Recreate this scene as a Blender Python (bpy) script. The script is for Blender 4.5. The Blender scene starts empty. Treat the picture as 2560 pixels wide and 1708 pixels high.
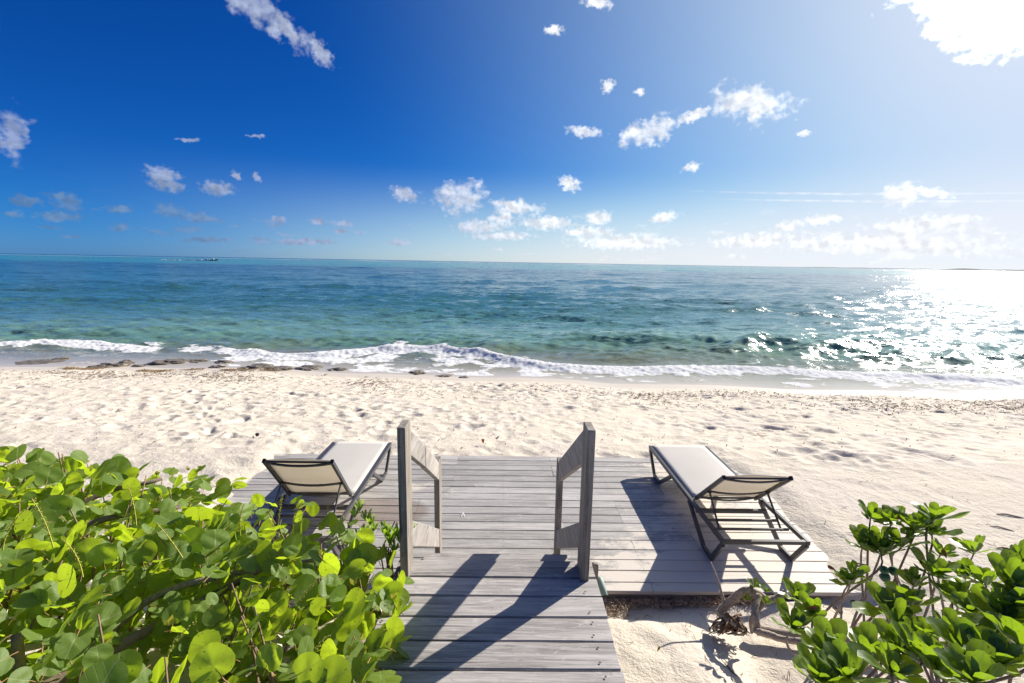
import bpy, math, random
import numpy as np
from mathutils import Vector, Matrix
from math import radians, sin, cos, pi, sqrt, atan2, hypot

random.seed(7)
rng = np.random.default_rng(11)
scene = bpy.context.scene
COL = scene.collection

# ------------------------------------------------------------------ camera
CAM_Z = 2.55
pitch, roll, yaw = radians(9.526), radians(-0.982), radians(0.749)
fwd = Vector((sin(yaw) * cos(pitch), cos(yaw) * cos(pitch), -sin(pitch)))
rgt = Vector((cos(yaw), -sin(yaw), 0))
up = rgt.cross(fwd)
r2 = rgt * cos(roll) - up * sin(roll)
u2 = rgt * sin(roll) + up * cos(roll)
cam_data = bpy.data.cameras.new("camera")
cam = bpy.data.objects.new("camera", cam_data)
COL.objects.link(cam)
M = Matrix((r2, u2, -fwd)).transposed().to_4x4()
M.translation = Vector((0, 0, CAM_Z))
cam.matrix_world = M
cam_data.sensor_width = 36.0
cam_data.lens = 1183.5 / 2560 * 36
cam_data.clip_start = 0.05
cam_data.clip_end = 120000
scene.camera = cam

# ------------------------------------------------------------------ light
SUN_AZ, SUN_EL = radians(49.0), radians(28.0)     # azimuth from +Y towards +X
sdir = Vector((sin(SUN_AZ) * cos(SUN_EL), cos(SUN_AZ) * cos(SUN_EL), sin(SUN_EL)))
sun_data = bpy.data.lights.new("sun", 'SUN')
sun_data.energy = 4.2
sun_data.angle = radians(0.5)
sun_data.color = (1.0, 0.935, 0.83)
sun = bpy.data.objects.new("sun", sun_data)
sun.rotation_euler = (-sdir).to_track_quat('-Z', 'Y').to_euler()
sun.location = (6, 6, 8)
COL.objects.link(sun)
vs = scene.view_settings
vs.view_transform = 'Standard'
vs.look = 'None'
vs.gamma = 1
vs.use_curve_mapping = False
vs.exposure = 1.08
scene.render.resolution_x = 1024
scene.render.resolution_y = 683
scene.cycles.transparent_max_bounces = 12
scene.cycles.max_bounces = 8

# ------------------------------------------------------------------ node helpers
class NT:
    def __init__(s, tree):
        s.t = tree; s.n = tree.nodes; s.l = tree.links
    def node(s, typ, **kw):
        n = s.n.new(typ)
        for k, v in kw.items():
            if k.startswith('i_'):
                key = k[2:]
                key = int(key) if key.isdigit() else key
                s.put(n.inputs[key], v)
            else:
                setattr(n, k, v)
        return n
    def put(s, sock, v):
        if isinstance(v, bpy.types.NodeSocket):
            s.l.new(v, sock)
        else:
            if isinstance(v, tuple) and len(v) == 3 and sock.type == 'RGBA':
                v = (*v, 1)
            sock.default_value = v
    def math(s, op, a, b=None, c=None, clamp=False):
        n = s.n.new('ShaderNodeMath'); n.operation = op; n.use_clamp = clamp
        s.put(n.inputs[0], a)
        if b is not None: s.put(n.inputs[1], b)
        if c is not None: s.put(n.inputs[2], c)
        return n.outputs[0]
    def vmath(s, op, a, b=None, out=0):
        n = s.n.new('ShaderNodeVectorMath'); n.operation = op
        s.put(n.inputs[0], a)
        if b is not None: s.put(n.inputs[1], b)
        return n.outputs['Value'] if op in ('LENGTH', 'DOT_PRODUCT') else n.outputs[0]
    def mix(s, f, a, b, blend='MIX'):
        n = s.n.new('ShaderNodeMix'); n.data_type = 'RGBA'; n.blend_type = blend
        s.put(n.inputs[0], f); s.put(n.inputs[6], a); s.put(n.inputs[7], b)
        return n.outputs[2]
    def ramp(s, f, stops, interp='LINEAR'):
        n = s.n.new('ShaderNodeValToRGB'); r = n.color_ramp; r.interpolation = interp
        while len(r.elements) > 1: r.elements.remove(r.elements[-1])
        for i, (p, c) in enumerate(stops):
            e = r.elements[0] if i == 0 else r.elements.new(p)
            e.position = p
            if not isinstance(c, tuple): c = (c, c, c)
            e.color = (*c, 1)
        s.put(n.inputs[0], f)
        return n.outputs[0]
    def rng(s, v, a, b, c=0.0, d=1.0, smooth=True):
        n = s.n.new('ShaderNodeMapRange')
        n.interpolation_type = 'SMOOTHSTEP' if smooth else 'LINEAR'
        for i, q in enumerate((v, a, b, c, d)): s.put(n.inputs[i], q)
        return n.outputs[0]
    def noise(s, vec, scale, detail=4, rough=0.55, dist=0.0, color=False, dim='3D'):
        n = s.n.new('ShaderNodeTexNoise'); n.noise_dimensions = dim
        if vec is not None: s.put(n.inputs['Vector'], vec)
        n.inputs['Scale'].default_value = scale
        n.inputs['Detail'].default_value = detail
        n.inputs['Roughness'].default_value = rough
        n.inputs['Distortion'].default_value = dist
        return n.outputs['Color' if color else 'Fac']
    def mapping(s, vec, loc=(0, 0, 0), rot=(0, 0, 0), scale=(1, 1, 1), typ='POINT'):
        n = s.n.new('ShaderNodeMapping'); n.vector_type = typ
        s.put(n.inputs[0], vec)
        s.put(n.inputs[1], loc)
        s.put(n.inputs[2], rot)
        s.put(n.inputs[3], scale)
        return n.outputs[0]
    def xyz(s, x, y, z=0.0):
        n = s.n.new('ShaderNodeCombineXYZ')
        s.put(n.inputs[0], x); s.put(n.inputs[1], y); s.put(n.inputs[2], z)
        return n.outputs[0]
    def sep(s, v):
        n = s.n.new('ShaderNodeSeparateXYZ'); s.put(n.inputs[0], v)
        return n.outputs
    def bump(s, h, strength=0.5, dist=0.01, normal=None):
        n = s.n.new('ShaderNodeBump')
        s.put(n.inputs['Strength'], strength); s.put(n.inputs['Distance'], dist)
        s.put(n.inputs['Height'], h)
        if normal is not None: s.put(n.inputs['Normal'], normal)
        return n.outputs[0]

def new_mat(name):
    m = bpy.data.materials.new(name); m.use_nodes = True
    m.node_tree.nodes.clear()
    t = NT(m.node_tree)
    out = t.node('ShaderNodeOutputMaterial')
    return m, t, out

def principled(t, out, color, rough=0.6, spec=0.5, metal=0.0, normal=None, ior=1.45):
    b = t.node('ShaderNodeBsdfPrincipled')
    t.put(b.inputs['Base Color'], color)
    t.put(b.inputs['Roughness'], rough)
    t.put(b.inputs['Specular IOR Level'], spec)
    t.put(b.inputs['Metallic'], metal)
    t.put(b.inputs['IOR'], ior)
    if normal is not None: t.put(b.inputs['Normal'], normal)
    t.l.new(b.outputs[0], out.inputs[0])
    return b

# ------------------------------------------------------------------ world: sky and clouds
world = bpy.data.worlds.new("World"); scene.world = world; world.use_nodes = True
world.node_tree.nodes.clear()
w = NT(world.node_tree)
wout = w.node('ShaderNodeOutputWorld')
bg = w.node('ShaderNodeBackground')
sky = w.node('ShaderNodeTexSky')
sky.sky_type = 'NISHITA'; sky.sun_disc = False
sky.sun_elevation = SUN_EL; sky.sun_rotation = SUN_AZ
sky.altitude = 0; sky.air_density = 0.6; sky.dust_density = 0.3; sky.ozone_density = 6.0
D = w.node('ShaderNodeTexCoord').outputs['Generated']
D = w.vmath('NORMALIZE', D)
dx, dy, dz = w.sep(D)
az = w.math('MULTIPLY', w.math('ARCTAN2', dx, dy), 180 / pi)
el = w.math('MULTIPLY', w.math('ARCSINE', dz), 180 / pi)
sund = w.vmath('DOT_PRODUCT', D, tuple(sdir))                      # 1 towards the sun
sunang = w.math('MULTIPLY', w.math('ARCCOSINE', w.math('MINIMUM', sund, 0.99999)), 180 / pi)
# polarised-looking deep blue away from the sun: a gamma on the physical sky, easing off towards the sun
skyc = sky.outputs[0]
cr_, cg_, cb_ = w.sep(skyc)
hz = w.math('MULTIPLY', w.math('MULTIPLY', w.rng(el, 11, -1), w.rng(sunang, 92, 38)), 0.30)     # humid air over the horizon, sunward
skyG = w.math('MULTIPLY_ADD', w.math('POWER', cg_, 1.14), 0.0250, w.math('MULTIPLY', hz, 1.02))
skyR = w.math('MINIMUM', w.math('MULTIPLY_ADD', w.math('POWER', cr_, 2.1), 0.0042, hz), w.math('MULTIPLY', skyG, 0.92))
skyB = w.math('MULTIPLY_ADD', w.math('POWER', cb_, 0.90), 0.064, w.math('MULTIPLY', hz, 0.35))
def shoulder(v, cap):                      # soft highlight roll-off
    q = w.math('POWER', w.math('DIVIDE', v, cap), 3.0)
    return w.math('DIVIDE', v, w.math('POWER', w.math('ADD', q, 1.0), 1 / 3.0))
AE = w.xyz(az, el, 0.0)
n1 = w.noise(w.xyz(az, w.math('MULTIPLY', el, 1.25), 3.1), 0.42, 3, 0.5, color=True)
n2 = w.noise(w.xyz(az, w.math('MULTIPLY', el, 1.3), 9.7), 1.5, 3, 0.5, color=True)
o1 = w.vmath('MULTIPLY', w.vmath('SUBTRACT', n1, (0.5, 0.5, 0.5)), (4.2, 2.6, 0))
o2 = w.vmath('MULTIPLY', w.vmath('SUBTRACT', n2, (0.5, 0.5, 0.5)), (1.7, 1.2, 0))
AE1 = w.vmath('ADD', AE, w.vmath('ADD', o1, o2))       # for big clouds
AE2 = w.vmath('ADD', AE, w.vmath('MULTIPLY', o2, (0.85, 0.65, 0)))   # for small ones
puff = w.noise(AE, 1.05, 4, 0.50)                        # billows eat into the edges
puffs = w.noise(AE, 1.9, 4, 0.48)
CLOUDS = [(-26.2, 23.4, 2.9, 1.25, -22), (-23.1, 21.7, 2.44, 1.13, -29), (-20.2, 20.3, 1.5, 0.85, -44), (-44.8, 9.4, 0.88, 1.74, 10), (-34.8, 7.4, 1.37, 0.87, -6), (-34.4, 6.7, 1.3, 0.64, -4), (-30.4, 6.7, 1.44, 0.68, -1), (-28.6, 8.1, 0.43, 0.46, 5), (-26.8, 8.1, 0.52, 0.47, 5), (-44.3, 4.3, 0.98, 0.48, -1), (-41.8, 4.5, 1.01, 0.78, -8), (-38.2, 4.1, 1.01, 0.32, 4), (-42.3, 3.2, 1.61, 0.44, 4), (-34.5, 4.3, 1.24, 0.61, -10), (-32.1, 3.8, 2.02, 0.46, -2), (-45.1, 3.3, 0.7, 0.29, 5), (-38.5, 2.5, 0.69, 0.36, 3), (-41.7, 1.5, 0.68, 0.21, 3), (-33.2, 2.6, 1.33, 0.31, 3), (-25.0, 4.0, 0.76, 0.37, -6), (-21.2, 4.0, 0.65, 0.38, 3), (-18.5, 3.9, 1.18, 0.34, -2), (-18.9, 3.1, 0.67, 0.3, 2), (-11.9, 7.4, 1.5, 0.8, -12), (-5.6, 7.4, 2.88, 1.49, 9), (0.9, 6.2, 2.9, 0.98, 1), (-3.3, 4.0, 2.83, 0.82, 1), (-0.3, 5.1, 1.88, 0.72, 1), (4.5, 4.6, 3.08, 0.82, 1), (10.5, 5.2, 1.54, 0.8, 0), (7.1, 8.9, 1.38, 0.79, -14), (20.4, 10.4, 1.0, 0.47, 7), (8.5, 14.4, 1.97, 0.56, -6), (15.7, 14.1, 2.64, 1.13, 16), (20.2, 15.4, 1.72, 0.54, 17), (25.7, 15.9, 3.4, 1.38, -11), (10.9, 18.7, 0.7, 0.66, -2), (9.3, 25.9, 1.64, 0.46, -10), (4.8, 23.8, 1.04, 0.44, 7), (-32.4, 10.9, 0.85, 0.18, 8), (-26.7, 12.0, 0.87, 0.15, 2), (43.6, 18.9, 3.85, 1.97, -10), (39.9, 21.2, 3.25, 1.39, -32), (38.9, 6.7, 1.3, 1.22, -16), (32.8, 4.7, 1.82, 0.54, 4), (30.1, 4.1, 1.38, 0.55, 10), (27.3, 2.7, 4.67, 0.74, 3), (13.6, 2.5, 6.12, 0.9, 0), (17.8, 5.2, 1.43, 0.6, 10), (9.4, 3.6, 3.02, 0.63, 0), (40.6, 3.8, 3.87, 0.91, 2), (37.9, 2.3, 8.69, 1.04, -1), (41.0, 6.7, 1.38, 0.42, -14), (14.4, 18.0, 0.51, 0.37, -3), (30.6, 12.8, 0.48, 0.29, -6), (-0.6, 3.0, 3.78, 0.46, 1), (-31.6, 1.7, 2.08, 0.28, 2), (-22.7, 1.8, 3.28, 0.34, 2), (-12.5, 2.0, 1.36, 0.36, 1), (-27.0, 1.8, 1.13, 0.33, 2)]
# large unseen clouds, added outside the picture to raise ambient light in the shadows
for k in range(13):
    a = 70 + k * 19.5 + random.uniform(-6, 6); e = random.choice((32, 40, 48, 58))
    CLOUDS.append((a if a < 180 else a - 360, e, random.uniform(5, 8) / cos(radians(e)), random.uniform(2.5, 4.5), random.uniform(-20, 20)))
for k in range(26):  # smaller clouds: the same kind of sky goes on outside the picture
    a = 52 + k * 10.2 + random.uniform(-4, 4); e = random.choice((2, 3, 5, 7, 12, 20)) * random.uniform(0.8, 1.2)
    CLOUDS.append((a if a < 180 else a - 360, e, 1.2 + e * 0.14, 0.4 + e * 0.06, random.uniform(-15, 15)))
def cloud_field(src, lst):
    # the running minimum rides along in z so that the nodes are evaluated one after another
    sx_, sy_, _ = w.sep(src); acc = None
    for a, e, ra, rb, t in lst:
        v_ = src if acc is None else w.xyz(sx_, sy_, acc)
        L = w.vmath('LENGTH', w.mapping(v_, (a, e, 0), (0, 0, radians(t)), (ra, rb, 1e6), 'TEXTURE'))
        acc = L if acc is None else w.math('MINIMUM', acc, L)
    return acc
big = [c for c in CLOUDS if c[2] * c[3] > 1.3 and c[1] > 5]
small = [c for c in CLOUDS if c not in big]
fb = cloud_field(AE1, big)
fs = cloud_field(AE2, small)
dens_b = w.rng(w.math('ADD', fb, w.math('MULTIPLY', w.math('SUBTRACT', puff, 0.5), 2.1)), 1.35, 0.28)
dens_s = w.rng(w.math('ADD', fs, w.math('MULTIPLY', w.math('SUBTRACT', puffs, 0.5), 1.7)), 1.27, 0.38)
# a loose low bank of small clouds over the horizon all around
lowv = w.xyz(w.math('MULTIPLY', az, 0.30), w.math('MULTIPLY', el, 1.1), 1.3)
lown = w.noise(lowv, 1.0, 5, 0.55, 0.2)
lowmask = w.math('MULTIPLY', w.rng(el, 0.15, 1.0), w.rng(el, 7.0, 2.2))
rightm = w.rng(az, -25, 35, 0.0, 1.0)
low = w.math('MULTIPLY', w.rng(lown, w.math('SUBTRACT', 0.60, w.math('MULTIPLY', rightm, 0.07)), 0.70), lowmask)
low = w.math('MULTIPLY', low, 0.75)
# thin streaks left by aircraft
def streak(loc, rot, sc):
    v = w.mapping(w.vmath('ADD', AE, w.vmath('MULTIPLY', o2, (0.1, 0.06, 0))), loc, (0, 0, radians(rot)), sc, 'TEXTURE')
    return w.rng(w.vmath('LENGTH', v), 1.0, 0.2)
s1 = streak((34, 7.05, 0), -3.9, (17, 0.16, 1)); s2 = streak((36, 6.25, 0), -3.6, (15.5, 0.16, 1))
streaks = w.math('MULTIPLY', w.math('MAXIMUM', s1, s2), w.rng(w.noise(w.vmath('MULTIPLY', AE, (0.5, 2, 0)), 0.8, 3), 0.3, 0.62, 0.05, 0.55))
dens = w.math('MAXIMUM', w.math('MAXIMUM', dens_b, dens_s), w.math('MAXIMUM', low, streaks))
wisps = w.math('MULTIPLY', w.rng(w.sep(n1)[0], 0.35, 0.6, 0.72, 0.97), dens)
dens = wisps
# thickness shading: lit tops, greyer hearts and bases
def relief(sc, dv):
    p0 = w.noise(AE, sc, 3, 0.5); p1 = w.noise(w.vmath('ADD', AE, dv), sc, 3, 0.5)
    return w.math('SUBTRACT', p0, p1)
emb = relief(0.85, (0.30, 0.42, 0))
body = w.rng(emb, -0.15, 0.12, 0.76, 1.06, False)
sunw = w.rng(sunang, 70, 44)
dimc = w.mix(w.math('MULTIPLY', w.rng(sunang, 68, 84), w.rng(el, 8.5, 5.0)), (0.185, 0.222, 0.325), (0.072, 0.132, 0.238))
ccol = w.mix(sunw, dimc, (0.50, 0.515, 0.54))
ccol = w.vmath('MULTIPLY', ccol, w.xyz(body, body, body))
# clouds close to the sun scatter its light forward
fw = w.rng(sunang, 26, 3, 0.0, 1.6)
ccol = w.vmath('ADD', ccol, w.xyz(fw, fw, fw))
# aureole of humid sea air round the sun and a pale band above the sea
aur = w.math('POWER', w.rng(sunang, 66, 0, 0.0, 1.0, False), 2.0)
core = w.math('MULTIPLY', w.math('POWER', w.rng(sunang, 13, 0, 0.0, 1.0, False), 2.6), 5.0)
skycol = w.xyz(w.math('ADD', shoulder(w.math('MULTIPLY_ADD', w.math('POWER', aur, 1.18), 0.455, skyR), 0.43), core),
               w.math('ADD', shoulder(w.math('MULTIPLY_ADD', aur, 0.430, skyG), 0.45), core),
               w.math('ADD', shoulder(w.math('MULTIPLY_ADD', aur, 0.36, skyB), 0.49), core))
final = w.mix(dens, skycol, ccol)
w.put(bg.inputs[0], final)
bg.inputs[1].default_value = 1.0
w.l.new(bg.outputs[0], wout.inputs[0])
world.cycles.sampling_method = 'MANUAL'
world.cycles.sample_map_resolution = 512

# ------------------------------------------------------------------ mesh helpers
def mesh_from(name, verts, faces, mats=None, fmat=None, smooth=False, uv=None, attrs=None):
    me = bpy.data.meshes.new(name)
    verts = np.asarray(verts, dtype=np.float32).reshape(-1, 3)
    if isinstance(faces, np.ndarray):
        n, k = faces.shape
        me.vertices.add(len(verts)); me.vertices.foreach_set('co', verts.ravel())
        me.loops.add(n * k); me.loops.foreach_set('vertex_index', faces.astype(np.int32).ravel())
        me.polygons.add(n)
        me.polygons.foreach_set('loop_start', np.arange(0, n * k, k, dtype=np.int32))
        me.polygons.foreach_set('loop_total', np.full(n, k, dtype=np.int32))
        me.update(calc_edges=True)
    else:
        me.from_pydata([tuple(map(float, v)) for v in verts], [], faces)
        me.update()
    for m in (mats or []): me.materials.append(m)
    if fmat is not None: me.polygons.foreach_set('material_index', np.asarray(fmat, dtype=np.int32))
    if smooth: me.polygons.foreach_set('use_smooth', np.ones(len(me.polygons), dtype=bool))
    if uv is not None:
        l = me.uv_layers.new(name='UVMap')
        vi = np.empty(len(me.loops), dtype=np.int32); me.loops.foreach_get('vertex_index', vi)
        l.data.foreach_set('uv', np.asarray(uv, dtype=np.float32)[vi].ravel())
    for k, v in (attrs or {}).items():
        a = me.attributes.new(k, 'FLOAT', 'POINT'); a.data.foreach_set('value', np.asarray(v, dtype=np.float32))
    return me

def link(name, me, parent=None, loc=None, rot=None, mat=None):
    o = bpy.data.objects.new(name, me); COL.objects.link(o)
    if mat is not None and me is not None: me.materials.append(mat)
    if parent is not None: o.parent = parent
    if loc is not None: o.location = loc
    if rot is not None: o.rotation_euler = rot
    return o

def tag(o, label=None, cat=None, group=None, kind=None):
    if label: o['label'] = label
    if cat: o['category'] = cat
    if group: o['group'] = group
    if kind: o['kind'] = kind
    return o

def empty(name, loc, label=None, cat=None, group=None, rz=0.0):
    o = bpy.data.objects.new(name, None); COL.objects.link(o)
    o.location = loc; o.rotation_euler = (0, 0, rz); o.empty_display_size = 0.2
    return tag(o, label, cat, group)

class MB:
    def __init__(s): s.v = []; s.f = []; s.m = []
    def add(s, v, f, m=0):
        b = len(s.v); s.v.extend([tuple(q) for q in v])
        s.f.extend([tuple(i + b for i in q) for q in f]); s.m.extend([m] * len(f))
    def box(s, x0, x1, y0, y1, z0, z1, ch=0.0, m=0):
        if ch <= 0:
            v = [(x0, y0, z0), (x1, y0, z0), (x1, y1, z0), (x0, y1, z0), (x0, y0, z1), (x1, y0, z1), (x1, y1, z1), (x0, y1, z1)]
            s.add(v, [(0, 3, 2, 1), (4, 5, 6, 7), (0, 1, 5, 4), (1, 2, 6, 5), (2, 3, 7, 6), (3, 0, 4, 7)], m)
        else:
            v = [(x0, y0, z0), (x1, y0, z0), (x1, y1, z0), (x0, y1, z0), (x0, y0, z1 - ch), (x1, y0, z1 - ch), (x1, y1, z1 - ch), (x0, y1, z1 - ch),
                 (x0 + ch, y0 + ch, z1), (x1 - ch, y0 + ch, z1), (x1 - ch, y1 - ch, z1), (x0 + ch, y1 - ch, z1)]
            s.add(v, [(0, 3, 2, 1), (8, 9, 10, 11), (0, 1, 5, 4), (1, 2, 6, 5), (2, 3, 7, 6), (3, 0, 4, 7), (4, 5, 9, 8), (5, 6, 10, 9), (6, 7, 11, 10), (7, 4, 8, 11)], m)
    def prism(s, pts, x0, x1, m=0):
        """outline pts in (y,z), extruded from x0 to x1"""
        n = len(pts); v = [(x0, *p) for p in pts] + [(x1, *p) for p in pts]
        f = [tuple(range(n)), tuple(range(2 * n - 1, n - 1, -1))] + [(i, i + n, (i + 1) % n + n, (i + 1) % n) for i in range(n)]
        s.add(v, f, m)
    def bar(s, a, b, wd, ht, side=(1, 0, 0), m=0):
        a = Vector(a); b = Vector(b); d = (b - a).normalized(); sx = Vector(side); sx = (sx - d * sx.dot(d)).normalized(); sz = sx.cross(d)
        v = []
        for p in (a, b):
            for i, j in ((-1, -1), (1, -1), (1, 1), (-1, 1)):
                v.append(p + sx * (i * wd / 2) + sz * (j * ht / 2))
        s.add(v, [(0, 1, 2, 3), (7, 6, 5, 4), (0, 4, 5, 1), (1, 5, 6, 2), (2, 6, 7, 3), (3, 7, 4, 0)], m)
    def tube(s, pts, rad, n=8, m=0, cap=True, rough=0.0):
        pts = [Vector(p) for p in pts]
        if not isinstance(rad, (list, tuple)): rad = [rad] * len(pts)
        base = len(s.v); pu = None
        for i, p in enumerate(pts):
            d = (pts[min(i + 1, len(pts) - 1)] - pts[max(i - 1, 0)]).normalized()
            if pu is None: pu = d.orthogonal().normalized()
            pu = (pu - d * pu.dot(d)).normalized(); pv = d.cross(pu)
            for k in range(n):
                a = 2 * pi * k / n; r = rad[i] * (1 + (random.uniform(-rough, rough) if rough else 0))
                s.v.append(tuple(p + pu * (cos(a) * r) + pv * (sin(a) * r)))
        for i in range(len(pts) - 1):
            for k in range(n):
                k2 = (k + 1) % n
                s.f.append((base + i * n + k, base + i * n + k2, base + (i + 1) * n + k2, base + (i + 1) * n + k)); s.m.append(m)
        if cap:
            s.f.append(tuple(base + k for k in range(n - 1, -1, -1))); s.m.append(m)
            e = base + (len(pts) - 1) * n
            s.f.append(tuple(e + k for k in range(n))); s.m.append(m)
    def build(s, name, mats, parent=None, smooth=False, loc=None, rot=None):
        if not isinstance(mats, (list, tuple)): mats = [mats]
        me = mesh_from(name, s.v, s.f, mats, s.m, smooth)
        return link(name, me, parent, loc, rot)

def curve_pts(pts, sub=6):
    """Catmull-Rom"""
    P = [Vector(p) for p in pts]; P = [P[0] * 2 - P[1]] + P + [P[-1] * 2 - P[-2]]
    out = []
    for i in range(1, len(P) - 2):
        for k in range(sub):
            t = k / sub; a, b, c, d = P[i - 1], P[i], P[i + 1], P[i + 2]
            out.append(0.5 * ((2 * b) + (c - a) * t + (2 * a - 5 * b + 4 * c - d) * t * t + (3 * b - a - 3 * c + d) * t ** 3))
    out.append(P[-2]); return out

def vnoise(x, y, seed=0):
    xi = np.floor(x).astype(np.int64); yi = np.floor(y).astype(np.int64)
    fx = x - xi; fy = y - yi; fx = fx * fx * (3 - 2 * fx); fy = fy * fy * (3 - 2 * fy)
    def h(a, b):
        n = (a * 374761393 + b * 668265263 + seed * 1442695041) & 0xffffffff
        n = ((n ^ (n >> 13)) * 1274126177) & 0xffffffff
        return ((n ^ (n >> 16)) & 0xffff) / 65535.0
    return (h(xi, yi) * (1 - fx) + h(xi + 1, yi) * fx) * (1 - fy) + (h(xi, yi + 1) * (1 - fx) + h(xi + 1, yi + 1) * fx) * fy - 0.5
def fbm(x, y, oct=4, seed=0, gain=0.5):
    s = 0; a = 1.0
    for o in range(oct):
        s = s + a * vnoise(x * 2 ** o + 17.3 * o, y * 2 ** o - 9.1 * o, seed + o); a *= gain
    return s
def sstep(a, b, x):
    t = np.clip((x - a) / (b - a), 0, 1); return t * t * (3 - 2 * t)

# ------------------------------------------------------------------ terrain functions
SEA_Z = -1.10
SHORE = [(-60, 14.6), (-30, 15.0), (-16.49, 15.27), (-12.81, 15.51), (-7.54, 15.55), (-4.7, 14.97), (-2.1, 14.86), (0.47, 14.74), (2.96, 14.36), (6.61, 14.07), (10.14, 13.79), (13.69, 13.66), (30, 13.2), (60, 12.6)]
CREST = [(-60, 19.0), (-19.95, 18.59), (-19.2, 19.39), (-16.74, 19.41), (-13.81, 18.74), (-12.7, 18.74), (-12.21, 19.23), (-10.11, 18.35), (-8.43, 17.44), (-6.99, 17.55), (-5.71, 18.27), (-4.3, 18.98), (-2.65, 18.76), (-0.98, 17.83), (0.52, 16.71), (1.91, 16.15), (4.66, 15.96), (7.61, 16.33), (10.27, 16.0), (12.99, 15.86), (15.27, 15.32), (17.1, 14.99), (60, 14.6)]
def shore_y(x): return np.interp(x, [p[0] for p in SHORE], [p[1] for p in SHORE]) + 0.10 * np.sin(x * 1.3) + 0.16 * vnoise(x * 0.9, x * 0 + 2.2, 5)
def crest_y(x):
    k = 0
    for d in (-0.4, 0, 0.4): k = k + np.interp(x + d, [p[0] for p in CREST], [p[1] for p in CREST])
    return k / 3
DX0, DX1, DY0, DY1 = -3.04, 3.02, 3.353, 5.97     # deck footprint, top at z = 0

def beach_base(x, y):
    t = shore_y(x) - y                                  # metres landward of the waterline
    z = np.interp(t, [-60, -8, -2, 0, 0.9, 2.0, 5.0, 8.3, 9.2, 20, 60], [-5.0, -2.3, -1.32, SEA_Z, -1.02, -0.86, -0.42, -0.05, -0.03, 0.02, 0.6])
    return z

# raster of footprints
RX0, RX1, RY0, RY1, RS = -24.0, 24.0, -1.0, 15.6, 0.024
nx, ny = int((RX1 - RX0) / RS), int((RY1 - RY0) / RS)
ras = np.zeros((ny, nx), dtype=np.float32)
gx = (RX0 + RS * np.arange(nx))[None, :]; gy = (RY0 + RS * np.arange(ny))[:, None]
ras += 0.024 * fbm(gx * 2.1, gy * 2.6, 3, 3).astype(np.float32)
ras += 0.012 * fbm(gx * 7, gy * 8.5, 2, 8).astype(np.float32)
for i in range(19000):
    cx = rng.uniform(RX0, RX1); cy = RY0 + (RY1 - RY0) * rng.uniform(0, 1) ** 0.8
    if cy < 5.9 and rng.random() < 0.72: continue
    r = 0.045 + 0.12 * rng.random() ** 1.5; asp = rng.uniform(1.0, 2.1); th = rng.uniform(0, pi); dep = rng.uniform(0.006, 0.026) * (r / 0.12)
    R = r * asp * 1.9
    ix0, ix1 = int((cx - R - RX0) / RS), int((cx + R - RX0) / RS) + 1
    iy0, iy1 = int((cy - R - RY0) / RS), int((cy + R - RY0) / RS) + 1
    if ix0 < 0 or iy0 < 0 or ix1 >= nx or iy1 >= ny: continue
    X = gx[:, ix0:ix1] - cx; Y = gy[iy0:iy1] - cy
    a = (X * cos(th) + Y * sin(th)) / (r * asp); b = (-X * sin(th) + Y * cos(th)) / r
    q = a * a + b * b
    ras[iy0:iy1, ix0:ix1] += (-dep * np.exp(-q * 1.6) * 1.25 + dep * 0.42 * np.exp(-(np.sqrt(q) - 1.25) ** 2 * 7)).astype(np.float32)
def step_mark(cx, cy, th, dep=0.034):                 # one foot: heel and ball pressed in, a low rim round them
    R = 0.34
    ix0, ix1 = int((cx - R - RX0) / RS), int((cx + R - RX0) / RS) + 1
    iy0, iy1 = int((cy - R - RY0) / RS), int((cy + R - RY0) / RS) + 1
    if ix0 < 0 or iy0 < 0 or ix1 >= nx or iy1 >= ny: return
    X = gx[:, ix0:ix1] - cx; Y = gy[iy0:iy1] - cy
    a = X * cos(th) + Y * sin(th); b = -X * sin(th) + Y * cos(th)
    q = np.minimum(((a - .07) / .075) ** 2 + (b / .055) ** 2, ((a + .075) / .06) ** 2 + (b / .042) ** 2)
    ras[iy0:iy1, ix0:ix1] += (-dep * np.exp(-q * 0.8) + dep * 0.45 * np.exp(-(np.sqrt(q) - 1.7) ** 2 * 3)).astype(np.float32)
for (ax, ay, bx, by) in ((-9, 12.9, 12, 11.8), (14, 9.6, -13, 10.9), (-1.0, 6.2, 1.5, 13.0), (0.8, 12.8, -0.4, 6.3), (-14, 8.4, -3.2, 6.6), (3.2, 6.4, 11, 13.0), (5.5, 8.2, 16, 8.9), (-4, 6.5, -8.5, 13.0)):
    d_ = hypot(bx - ax, by - ay); n_ = int(d_ / 0.62); th_ = atan2(by - ay, bx - ax)
    for k in range(n_):
        t_ = k / n_; wv_ = 0.25 * sin(k * 0.23); sd_ = 0.10 if k % 2 else -0.10
        step_mark(ax + (bx - ax) * t_ - sin(th_) * (sd_ + wv_) + rng.normal(0, .02), ay + (by - ay) * t_ + cos(th_) * (sd_ + wv_) + rng.normal(0, .02), th_ + rng.normal(0, .12), rng.uniform(.022, .036))
def ras_at(x, y):
    u = np.clip((x - RX0) / RS, 0, nx - 2); v = np.clip((y - RY0) / RS, 0, ny - 2)
    iu = u.astype(int); iv = v.astype(int); fu = u - iu; fv = v - iv
    return (ras[iv, iu] * (1 - fu) + ras[iv, iu + 1] * fu) * (1 - fv) + (ras[iv + 1, iu] * (1 - fu) + ras[iv + 1, iu + 1] * fu) * fv

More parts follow.
